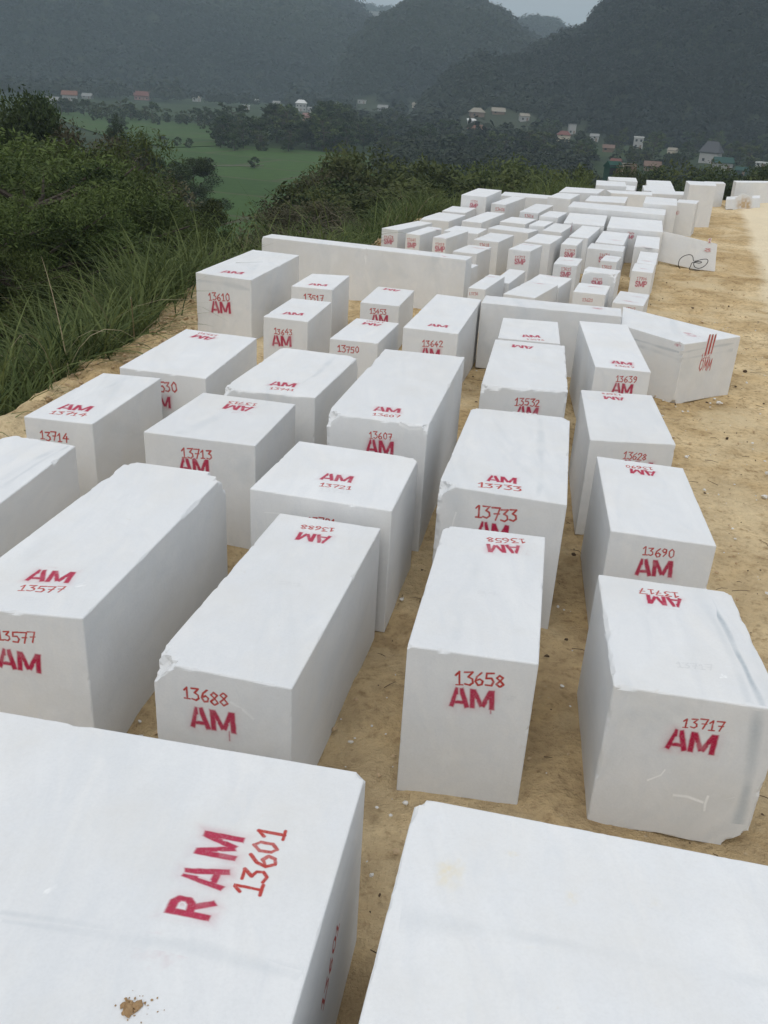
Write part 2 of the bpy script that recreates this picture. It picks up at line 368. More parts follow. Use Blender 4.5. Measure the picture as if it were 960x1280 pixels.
# ------------------------------------------------------------------ marble blocks
# footprint of every block on the pad: height and near-left, near-right, far-right, far-left corners (metres)
FOOT = {
'C':(0.970,(-2.264,3.910),(-1.495,3.864),(-1.127,5.807),(-1.849,5.933)),
'D':(0.840,(-1.113,3.717),(-0.394,3.555),(-0.015,5.354),(-0.703,5.496)),
'E':(0.925,(0.158,3.857),(0.817,3.762),(1.047,5.196),(0.396,5.284)),
'F':(0.870,(1.186,3.694),(1.996,3.568),(2.094,4.711),(1.326,4.839)),
'G':(0.880,(1.524,5.441),(2.193,5.299),(2.345,6.655),(1.688,6.807)),
'H':(0.870,(1.708,7.209),(2.440,7.216),(2.570,8.583),(1.875,8.630)),
'I':(0.900,(2.157,9.400),(2.733,9.310),(2.945,11.438),(2.346,11.504)),
'J':(0.990,(0.369,5.797),(1.237,5.572),(1.550,7.390),(0.714,7.526)),
'K':(0.930,(-0.936,5.666),(0.053,5.438),(0.241,6.410),(-0.699,6.628)),
'L':(1.100,(-0.507,6.842),(0.304,6.663),(0.709,8.748),(-0.088,8.871)),
'M':(0.900,(-1.951,6.706),(-1.033,6.547),(-0.837,7.598),(-1.692,7.768)),
'N':(0.850,(-1.580,8.067),(-0.697,7.957),(-0.371,9.411),(-1.215,9.614)),
'O':(0.750,(-2.781,8.862),(-1.857,8.658),(-1.597,10.309),(-2.474,10.537)),
'P':(0.750,(-3.148,7.287),(-2.527,7.202),(-2.287,8.585),(-2.878,8.644)),
'Q':(0.800,(-3.225,5.475),(-2.626,5.256),(-2.456,6.574),(-3.069,6.742)),
'R':(0.900,(-2.916,13.154),(-2.064,12.848),(-1.628,15.051),(-2.429,15.320)),
'S':(0.750,(-1.679,11.373),(-1.095,11.239),(-0.890,12.427),(-1.448,12.532)),
'T':(0.750,(-1.553,13.328),(-0.942,13.245),(-0.758,14.371),(-1.348,14.354)),
'U':(0.700,(-0.776,10.674),(-0.190,10.584),(0.053,11.644),(-0.512,11.792)),
'V':(0.650,(-0.516,12.989),(0.044,12.877),(0.268,14.022),(-0.299,14.163)),
'W':(0.850,(0.101,10.829),(0.763,10.674),(1.188,12.681),(0.566,12.880)),
'AA':(0.900,(0.867,8.457),(1.716,8.454),(1.958,10.205),(1.168,10.311)),
'AB':(0.800,(1.254,10.793),(1.994,10.680),(2.133,11.805),(1.419,11.873)),
'X':(0.900,(-2.486,16.695),(1.134,15.527),(1.263,15.927),(-2.358,17.095)),
'Y':(0.880,(1.161,12.356),(3.002,11.998),(3.098,12.489),(1.256,12.847)),
'Z':(0.770,(2.935,11.971),(3.553,11.127),(4.456,11.733),(3.211,13.132)),
'p1':(0.686,(1.114,14.316),(1.376,14.236),(1.799,15.441),(1.544,15.543)),
'p2':(0.564,(1.607,15.586),(1.887,15.480),(2.320,16.768),(2.036,16.879)),
'p3':(0.570,(2.178,15.611),(2.714,15.351),(3.080,16.242),(2.537,16.491)),
'p4':(0.630,(1.669,14.284),(2.142,14.089),(2.674,15.253),(2.217,15.506)),
's1':(0.700,(-0.407,20.107),(-0.054,19.913),(0.718,21.383),(0.388,21.593)),
's2':(0.700,(0.113,19.534),(0.408,19.403),(0.907,20.630),(0.609,20.753)),
's3':(0.700,(0.674,19.265),(0.944,19.134),(1.476,20.374),(1.213,20.499)),
's4':(0.600,(0.972,21.016),(1.723,20.798),(2.002,21.680),(1.277,21.915)),
's5':(0.600,(0.443,22.806),(1.146,22.561),(1.630,23.934),(0.965,24.215)),
's6':(0.600,(1.046,24.552),(1.644,24.381),(2.005,25.580),(1.373,25.738)),
's7':(0.900,(1.587,25.758),(2.258,25.576),(2.854,27.588),(2.184,27.810)),
's8':(0.600,(1.470,22.812),(1.935,22.660),(2.703,24.775),(2.255,24.940)),
's9':(0.750,(2.397,25.551),(2.769,25.393),(3.551,27.480),(3.171,27.645)),
's10':(0.682,(3.073,24.677),(3.542,24.530),(4.232,26.554),(3.760,26.717)),
's11':(0.556,(2.457,23.463),(3.075,23.240),(3.478,24.307),(2.861,24.527)),
's12':(0.646,(3.051,22.430),(3.403,22.303),(3.769,23.294),(3.410,23.411)),
's13':(0.744,(3.419,23.458),(3.863,23.313),(4.285,24.507),(3.845,24.643)),
's14':(0.568,(2.043,22.067),(2.954,21.636),(3.267,22.264),(2.343,22.708)),
's15':(0.700,(1.520,19.260),(2.016,19.074),(2.458,20.206),(1.960,20.376)),
's16':(0.700,(1.012,17.631),(1.461,17.469),(1.814,18.357),(1.377,18.521)),
's17':(0.600,(0.943,16.438),(1.242,16.314),(1.461,16.887),(1.164,17.014)),
's18':(0.850,(2.029,17.319),(2.423,17.186),(2.753,17.979),(2.393,18.139)),
's19':(0.800,(2.483,18.710),(2.993,18.565),(3.415,19.741),(2.921,19.917)),
's20':(0.728,(3.166,20.994),(3.575,20.851),(4.072,22.226),(3.644,22.377)),
's21':(0.756,(3.847,22.340),(4.772,22.154),(5.269,24.255),(4.324,24.383)),
's22':(0.730,(3.653,20.317),(4.044,20.165),(4.686,22.084),(4.276,22.213)),
's23':(0.750,(3.283,19.016),(3.593,18.911),(3.882,19.823),(3.561,19.911)),
's24':(0.700,(2.834,16.925),(3.248,16.809),(3.484,17.619),(3.066,17.728)),
's25':(0.750,(4.816,22.012),(6.065,21.757),(6.585,23.895),(5.347,24.152)),
's26':(0.668,(4.200,20.128),(4.777,19.959),(5.298,21.782),(4.731,21.982)),
's27':(0.750,(3.748,18.647),(4.431,18.463),(4.624,19.161),(3.960,19.358)),
's28':(0.660,(3.870,17.834),(4.167,17.718),(4.398,18.373),(4.100,18.482)),
's29':(0.750,(3.198,16.033),(3.746,15.815),(3.925,16.285),(3.392,16.504)),
's30':(0.600,(2.879,14.940),(3.382,14.798),(3.620,15.602),(3.113,15.728)),
's31':(0.500,(3.502,14.763),(3.966,14.587),(4.295,15.550),(3.833,15.735)),
's32':(0.620,(4.315,17.106),(4.682,16.988),(4.945,17.885),(4.575,17.978)),
's33':(0.562,(4.707,18.384),(5.064,18.266),(5.506,19.818),(5.141,19.914)),
's34':(0.638,(5.024,20.041),(5.525,19.896),(5.991,21.671),(5.483,21.773)),
's35':(0.886,(4.296,24.569),(6.646,23.918),(7.001,25.228),(4.640,25.865)),
's36':(0.744,(5.291,27.646),(6.466,27.665),(6.964,29.524),(5.738,29.235)),
's37':(0.800,(4.768,29.206),(6.026,29.476),(6.507,30.925),(5.263,30.991)),
's38':(0.714,(2.874,28.106),(4.395,27.902),(4.687,28.847),(3.112,29.189)),
's39':(0.844,(4.114,27.073),(4.722,26.812),(5.280,28.428),(4.623,28.463)),
's40':(0.996,(6.425,25.408),(7.284,25.239),(7.771,27.094),(6.928,27.256)),
's41':(0.900,(7.792,27.161),(8.324,26.999),(8.685,27.965),(8.086,27.991)),
's42':(1.210,(8.751,29.418),(9.609,29.528),(9.984,30.943),(9.023,30.812)),
's43':(0.810,(11.083,35.430),(11.988,35.859),(12.165,36.703),(11.369,36.462)),
's44':(0.750,(9.142,30.998),(9.671,30.928),(10.220,32.877),(9.679,32.883)),
's45':(0.700,(6.726,30.903),(8.063,30.931),(8.343,32.077),(6.756,31.855)),
's46':(0.550,(9.162,36.148),(10.227,36.375),(10.818,39.060),(9.802,38.907)),
's47':(0.576,(8.534,33.963),(9.706,34.159),(10.178,36.319),(8.967,36.021)),
's48':(0.594,(8.521,32.729),(9.779,32.938),(10.040,34.209),(8.741,33.794)),
's49':(0.822,(6.430,32.043),(7.482,32.180),(7.818,33.908),(6.807,33.967)),
's50':(0.694,(7.654,35.900),(8.746,35.969),(9.077,37.702),(7.941,37.477)),
's51':(0.554,(7.844,33.970),(8.182,33.888),(8.679,35.858),(8.331,35.905)),
}
_d = np.array([0.988, -0.156]); _e = np.array([-0.156, -0.988])      # front pair
FR = np.array([-0.01, 2.875]); FOOT['A'] = (0.95, *[tuple(q) for q in (FR-1.8*_d+2.0*_e, FR+2.0*_e, FR, FR-1.8*_d)])
_d = np.array([0.9825, -0.186]); _e = np.array([-0.185, -0.983]); FL = np.array([0.195, 2.755])
FOOT['B'] = (0.95, *[tuple(q) for q in (FL+2.0*_e, FL+1.75*_d+2.0*_e, FL+1.75*_d, FL)])
_z = FOOT['Z']; FOOT['Z'] = (_z[0], *[(q[0]+0.07, q[1]+0.01) for q in _z[1:]])

def axis_pts(length, step, fine):
    e = [q/length for q in ((0.0, 0.008, 0.02, 0.04, 0.07) if fine else (0.0, 0.015, 0.045)) if q < length*0.3]
    n = max(2, int((1-2*e[-1])*length/step))
    mid = np.linspace(e[-1], 1-e[-1], n+1)[1:-1]
    return np.concatenate([e, mid, [1-q for q in reversed(e)]])
CHIP = 0.42
def block_mesh(name, low, top, step, fine, chips=(), corners=(), rough=1.0, seed=0, mat=None, parent=None, label=None, wob=0.0):
    """sawn stone: a hexahedron of 4 low and 4 top corners, edges worn and chipped.
    chips: (edge key, t, half length, depth); edge key = two face letters out of n(ear) f(ar) l(eft) r(ight) t(op) b(ottom)"""
    low = np.array(low, float); top = np.array(top, float); r = np.random.default_rng(seed)
    c = low.mean(0); c[2] = 0
    lx = np.linalg.norm(top[1]-top[0]); ly = np.linalg.norm(top[3]-top[0]); lz = np.linalg.norm(top[0]-low[0])
    U, V, W = axis_pts(lx, step, fine), axis_pts(ly, step, fine), axis_pts(lz, step, fine)
    nu, nv, nw = len(U), len(V), len(W)
    I, J, K = np.meshgrid(np.arange(nu), np.arange(nv), np.arange(nw), indexing='ij')
    surf = (I == 0) | (I == nu-1) | (J == 0) | (J == nv-1) | (K == 0) | (K == nw-1)
    idx = np.full(surf.shape, -1); idx[surf] = np.arange(surf.sum())
    u, v, w_ = U[I[surf]], V[J[surf]], W[K[surf]]
    fd = {'l': u*lx, 'r': (1-u)*lx, 'n': v*ly, 'f': (1-v)*ly, 'b': w_*lz, 't': (1-w_)*lz}
    par = {'l': u, 'r': u, 'n': v, 'f': v, 'b': w_, 't': w_}
    push = {k: np.zeros(len(u)) for k in fd}
    pairs = ['nt', 'ft', 'lt', 'rt', 'nl', 'nr', 'fl', 'fr', 'nb', 'fb', 'lb', 'rb']
    for e in pairs:
        a, b = e
        along = 'x' if set(e) <= set('nftb') else ('y' if set(e) <= set('lrtb') else 'z')
        t = {'x': u, 'y': v, 'z': w_}[along]; ln = {'x': lx, 'y': ly, 'z': lz}[along]
        ph = r.random(6)*7; s = t*ln
        nz = sum(np.sin(s*f+p)*a_ for f, p, a_ in zip((9, 17, 31, 53, 83, 127), ph*9, (0.5, .45, .4, .3, .25, .2)))
        cw = 0.005+0.006*rough*np.maximum(nz-0.5, 0)**1.3
        for _ in range(int(r.integers(0, 3)*rough+0.5)):
            t0 = r.random(); hl = r.uniform(0.012, 0.05)/ln; dp = r.uniform(0.010, 0.024)*rough
            q = np.clip(1-np.abs((t-t0)/hl), 0, 1); cw = np.maximum(cw, dp*np.minimum(1, q*1.8)*(1+0.25*nz))
        for (key, t0, hl, dp) in chips:
            if set(key) == set(e):
                q = np.clip(1-np.abs((t-t0)/hl), 0, 1); cw = np.maximum(cw, CHIP*dp*np.minimum(1, q*2.2)*(1+0.35*nz))
        over = np.maximum(cw-fd[a]-fd[b], 0)
        push[a] = np.maximum(push[a], over/2); push[b] = np.maximum(push[b], over/2)
    for (key, sz) in corners:
        a, b, d = key
        over = np.maximum(0.85*sz*(1+0.15*np.sin(fd[a]*60)+0.1*np.sin(fd[b]*85))-fd[a]-fd[b]-fd[d], 0)
        for k in key: push[k] = np.maximum(push[k], over/2.2)
    # slow unevenness of the sawn faces
    f1 = r.random(3)*20
    wv = wob*(vnoise(u*lx*1.6+f1[0], v*ly*1.6+f1[1], w_*lz*1.6+f1[2]))
    u = np.clip(u+(push['l']-push['r'])/lx, 0, 1); v = np.clip(v+(push['n']-push['f'])/ly, 0, 1); w_ = np.clip(w_+(push['b']-push['t'])/lz, 0, 1)
    def quad(Q): return (Q[0]*((1-u)*(1-v))[:, None]+Q[1]*(u*(1-v))[:, None]+Q[2]*(u*v)[:, None]+Q[3]*((1-u)*v)[:, None])
    P = quad(low)*(1-w_)[:, None]+quad(top)*w_[:, None]
    P[:, 0] += wv*0.6; P[:, 1] += wv*0.6
    def fgrid(A, flip):
        q = np.stack([A[:-1, :-1], A[:-1, 1:], A[1:, 1:], A[1:, :-1]], -1).reshape(-1, 4)
        return q[:, ::-1] if flip else q
    F = np.concatenate([fgrid(idx[0], True), fgrid(idx[-1], False), fgrid(idx[:, 0], False), fgrid(idx[:, -1], True), fgrid(idx[:, :, 0], True), fgrid(idx[:, :, -1], False)])
    # fix orientation by checking the top face
    o = mesh_np(name, P-c, F, M_MARBLE, parent, smooth=False)
    o.location = c
    bpy_recalc(o)
    return o
import bmesh
def bpy_recalc(o):
    bm = bmesh.new(); bm.from_mesh(o.data); bmesh.ops.recalc_face_normals(bm, faces=bm.faces); bm.to_mesh(o.data); bm.free()

# ---- painted letters: strokes rasterised on a fine sheet lying on the stone
def seg(a, b, h, butt=False): return (a, b, h, butt)
def poly(h, *pts): return [seg(pts[i], pts[i+1], h) for i in range(len(pts)-1)]
GL = {
 'A': (0.92, [seg((.10, -.02), (.40, 1.02), .115, 1), seg((.82, -.02), (.52, 1.02), .125, 1), seg((.25, .26), (.68, .26), .10, 1)], [seg((.385, .62), (.33, .36), .022), seg((.44, 1.0), (.455, .55), .018)]),
 'M': (1.12, [seg((.13, -.02), (.13, 1.02), .125, 1), seg((.99, -.02), (.99, 1.02), .125, 1), seg((.17, .98), (.55, .10), .115, 1), seg((.95, .98), (.57, .10), .115, 1)], [seg((.29, .45), (.275, .0), .018), seg((.83, .45), (.845, .0), .018)]),
 'R': (0.85, [seg((.13, -.02), (.13, 1.02), .125, 1)] + poly(.11, (.13, .92), (.5, .92), (.66, .82), (.66, .62), (.5, .5), (.15, .48)) + [seg((.38, .5), (.74, 0), .115, 1)], []),
 'S': (0.75, poly(.115, (.64, .80), (.5, .91), (.24, .91), (.13, .78), (.16, .62), (.55, .42), (.63, .26), (.5, .09), (.24, .09), (.1, .22)), []),
 'P': (0.75, [seg((.13, -.02), (.13, 1.02), .125, 1)] + poly(.11, (.13, .92), (.48, .92), (.62, .80), (.62, .60), (.48, .47), (.15, .46)), []),
 'O': (0.85, poly(.06, (.42, 1), (.12, .75), (.12, .25), (.42, 0), (.7, .25), (.7, .75), (.42, 1)), []),
 'm': (0.95, poly(.06, (.12, 0), (.18, 1), (.48, .25), (.78, 1), (.84, 0)), []),
 '|': (0.42, poly(.09, (.12, 0), (.22, 1)), []),
 '1': (0.62, poly(.06, (.12, .72), (.36, 1), (.34, 0)) + poly(.055, (.12, .0), (.56, .02)), []),
 '2': (0.72, poly(.06, (.1, .78), (.25, 1), (.52, .98), (.6, .74), (.1, .02), (.66, .04)), []),
 '3': (0.72, poly(.06, (.1, .96), (.62, 1), (.32, .62), (.58, .48), (.62, .2), (.4, 0), (.1, .08)), []),
 '4': (0.76, poly(.06, (.5, 1), (.08, .38), (.7, .40)) + poly(.06, (.52, .66), (.46, 0)), []),
 '5': (0.72, poly(.06, (.66, 1), (.2, .97), (.15, .58), (.5, .6), (.64, .34), (.5, .03), (.1, .06)), []),
 '6': (0.72, poly(.06, (.56, 1), (.24, .68), (.12, .3), (.3, 0), (.55, .08), (.62, .34), (.42, .5), (.16, .34)), []),
 '7': (0.72, poly(.06, (.08, .98), (.66, 1), (.36, 0)) + poly(.05, (.24, .5), (.62, .53)), []),
 '8': (0.74, poly(.058, (.4, .54), (.14, .78), (.36, 1), (.6, .82), (.4, .54), (.1, .24), (.36, 0), (.64, .22), (.4, .54)), []),
 '9': (0.72, poly(.06, (.62, .68), (.36, .5), (.14, .74), (.36, 1), (.6, .9), (.58, .4), (.28, 0)), []),
 '0': (0.74, poly(.058, (.4, 1), (.14, .68), (.16, .2), (.36, 0), (.6, .24), (.6, .76), (.4, 1)), []),
 ' ': (0.4, [], []),
}
def sdf(strokes, X, Y):
    d = np.full(X.shape, 9.0)
    for a, b, h, butt in strokes:
        ex, ey = b[0]-a[0], b[1]-a[1]; l = math.hypot(ex, ey); ex /= l; ey /= l
        px, py = X-a[0], Y-a[1]; s = px*ex+py*ey; q = np.abs(-px*ey+py*ex)
        if butt:
            ds = np.maximum(-s, s-l); dd = np.maximum(q-h, ds)
        else:
            ss = np.clip(s, 0, l); dd = np.hypot(px-ss*ex, py-ss*ey)-h
        d = np.minimum(d, dd)
    return d
def layout(text, spray, r, gap=0.0):
    st, cut, x = [], [], 0.0
    for ch in text:
        wdt, s, c = GL[ch]
        dx = x + (0 if spray else r.uniform(-.02, .02)); dy = 0 if spray else r.uniform(-.09, .09); sc = 1 if spray else r.uniform(.88, 1.08); thick = 1.0 if spray else 1.28
        f = lambda p: (p[0]*sc+dx, p[1]*sc+dy)
        st += [(f(a), f(b), h*thick*(1 if spray else r.uniform(.85, 1.12)), bt) for a, b, h, bt in s]; cut += [(f(a), f(b), h, bt) for a, b, h, bt in c]
        x += wdt+gap
    return st, cut, x-gap
LAYER = {}
def lift(o, base, dist):
    """each coat lies a hair above the one under it"""
    LAYER[o.name] = LAYER.get(o.name, 0)+1
    return base*.22+0.000012*LAYER[o.name]+0.00001*dist+(0.004 if o.name in LOOSE else 0)
LOOSE = set()
def stone_like(o, parent):
    o['seed'] = parent['seed']; o['vein'] = parent['vein']
    return o
def paint(parent, name, P0, ex, ey, nrm, width, height, text, spray, cells, mat, r, drips=0, gap=0.0, halo=0.28, fade=1.0):
    """sheet of paint 1.5 mm proud of the stone, from baseline start P0 along ex with letters along ey"""
    st, cut, wdt = layout(text, spray, r, gap)
    for _ in range(drips):
        dx = r.uniform(.15, wdt-.15); st.append(((dx, .05), (dx+r.uniform(-.03, .03), -r.uniform(.15, .4)), .022, False))
    halo = halo*r.uniform(.35, 1.25); fade = fade*r.uniform(.96, 1.0)
    mg = 0.42 if (spray and halo) else 0.14
    nx = max(6, int((wdt+2*mg)*cells)); ny = max(6, int((1+2*mg+0.25*bool(drips))*cells))
    y0 = -mg-0.25*bool(drips)
    X, Y = np.meshgrid(np.linspace(-mg, wdt+mg, nx), np.linspace(y0, 1+mg, ny))
    n = r.random()*99
    soft = (0.035 if spray else 0.025)+0.45/cells
    d = sdf(st, X, Y)+0.009*vnoise(X*7+n, Y*7)
    a = np.clip(0.5-d/(2*soft), 0, 1); a = a*a*(3-2*a)
    if cut: a = np.minimum(a, 0.25+0.75*np.clip(sdf(cut, X, Y)/0.05+0.2, 0, 1))
    a *= fade*np.clip(1.05+0.22*vnoise(X*2.3+n, Y*2.3-n), 0.4, 1)
    if spray and halo:
        hz = halo*np.exp(-np.maximum(d, 0)/0.16)*np.clip(0.6+0.9*vnoise(X*1.3+n, Y*1.3), 0, 1.2)
        edge = np.clip(np.minimum.reduce([X+mg, wdt+mg-X, Y-y0, 1+mg-Y])/0.25, 0, 1)
        a = np.maximum(a, hz*edge)
    sx = width/wdt
    V = P0+X.reshape(-1, 1)*sx*ex+Y.reshape(-1, 1)*height*ey+nrm*lift(parent, .0007 if spray else .0011, math.hypot(P0[0], P0[1]))
    F = grid_faces(nx, ny); F = F[a.ravel()[F].max(1) > 0.012]
    used = np.unique(F); rm = np.full(len(V), -1); rm[used] = np.arange(len(used))
    if len(F) == 0: return None
    loc = np.array(parent.location)
    return stone_like(mesh_np(name, V[used]-loc, rm[F], mat, parent, col=a.ravel()[used], colname='cover'), parent)
def hit(px, py, p0, n):
    d = ray(px, py); o = np.array([0, 0, CAMH]); return o+d*((p0-o)@n)/(d@n)
def face_frame(b, face):
    low, top = BL[b][1], BL[b][2]
    if face == 'T': p0 = top[0]; n = np.cross(top[1]-top[0], top[3]-top[0])
    elif face == 'F': p0 = top[0]; n = np.cross(low[1]-low[0], top[0]-low[0])
    elif face == 'R': p0 = top[1]; n = np.cross(low[2]-low[1], top[1]-low[1])
    elif face == 'L': p0 = top[0]; n = -np.cross(low[3]-low[0], top[0]-low[0])
    return p0, n/np.linalg.norm(n)
def letters(b, face, text, start, end, ratio=None, cells=None, **kw):
    spray = kw.pop('spray', not text.strip()[:1].isdigit())
    o = BL[b][0]; p0, n = face_frame(b, face)
    s, e = hit(*start, p0, n), hit(*end, p0, n)
    wd = np.linalg.norm(e-s); ex = (e-s)/wd; ey = np.cross(n, ex)
    if ratio is None: ratio = {'AM': .50, 'SMP': .50}.get(text, (.29 if face != 'T' else .25) if not spray else .5)
    dist = math.hypot(*s[:2]); 
    if cells is None: cells = 30 if dist < 8 else (22 if dist < 15 else 14)
    r = np.random.default_rng(abs(hash((b, face))) % 1000 if False else sum(ord(q) for q in b+face+text)*7)
    name = 'stencil_letters' if spray else 'painted_number'
    mat = kw.pop('mat', M_CRIM if spray else M_RED); name = kw.pop('name', name)
    if dist > 14: kw.setdefault('fade', 0.9)
    return paint(o, name, s, ex, ey, n, wd, wd*ratio, text, spray, cells, mat, r, **kw)
def blot(b, face, pts, size, mat, name, amp=0.6, strength=0.8, stretch=1.0, seed=1):
    """irregular stain or smear of paint centred on a pixel of the face, size in metres"""
    o = BL[b][0]; p0, n = face_frame(b, face); r = np.random.default_rng(seed)
    c = hit(*pts[0], p0, n); e = hit(*pts[1], p0, n); ex = (e-c)/np.linalg.norm(e-c); ey = np.cross(n, ex)
    g = np.linspace(-1.6, 1.6, 40); X, Y = np.meshgrid(g, g)
    k = r.random()*50
    d = np.hypot(X, Y)+amp*fbm(X*1.7+k, Y*1.7, 0, 3)
    a = strength*np.clip(1.15-d, 0, 1)**1.3*np.clip(0.7+0.6*vnoise(X*5+k, Y*5), 0, 1)
    a *= np.clip((1.55-np.maximum(abs(X), abs(Y)))/0.3, 0, 1)
    V = c+X.reshape(-1, 1)*size*ex+Y.reshape(-1, 1)*size*stretch*ey+n*(0.00004+0.000002*(seed % 9)+0.00001*math.hypot(c[0], c[1]) if 'overspray' in name else lift(o, .0004, math.hypot(c[0], c[1])))
    F = grid_faces(40, 40); F = F[a.ravel()[F].max(1) > 0.015]
    used = np.unique(F); rm = np.full(len(V), -1); rm[used] = np.arange(len(used))
    if len(F): return stone_like(mesh_np(name, V[used]-np.array(o.location), rm[F], mat, o, col=a.ravel()[used], colname='cover'), o)

def band(b, face, pts, width, strength, mat=None, name='grey_vein'):
    """a vein: soft edged strip following pixels of the face, drawn on the stone"""
    o = BL[b][0]; p0, n = face_frame(b, face)
    P = [hit(x, y, p0, n) for x, y in pts]; Q = []
    for i in range(len(P)-1):
        k = max(8, int(np.linalg.norm(P[i+1]-P[i])/.02)); Q += [P[i]+(P[i+1]-P[i])*t for t in np.linspace(0, 1, k, endpoint=False)]
    Q = np.array(Q+[P[-1]]); m = len(Q); s = np.concatenate([[0], np.cumsum(np.linalg.norm(np.diff(Q, axis=0), axis=1))])
    d = np.gradient(Q, axis=0); d /= np.linalg.norm(d, axis=1, keepdims=True); sd = np.cross(n, d); ph = sum(map(ord, b+face))+width*900
    Q = Q+sd*(0.010*fbm(s*2.2+ph, s*0, 0, 3))[:, None]
    wv_ = width*(0.75+0.5*vnoise(s*4+ph, s*0+3)); c = np.linspace(-1, 1, 9)
    V = (Q[:, None]+sd[:, None]*(wv_[:, None]*c[None])[..., None]+n*lift(o, .0002, 5.0)).reshape(-1, 3)
    a = strength*(1-c[None]**2)**1.5*np.clip(.75+.6*vnoise(s*7+ph, s*0), .15, 1)[:, None]
    stone_like(mesh_np(name, V-np.array(o.location), grid_faces(9, m), mat or M_GREYBAND, o, col=a.ravel(), colname='cover'), o)

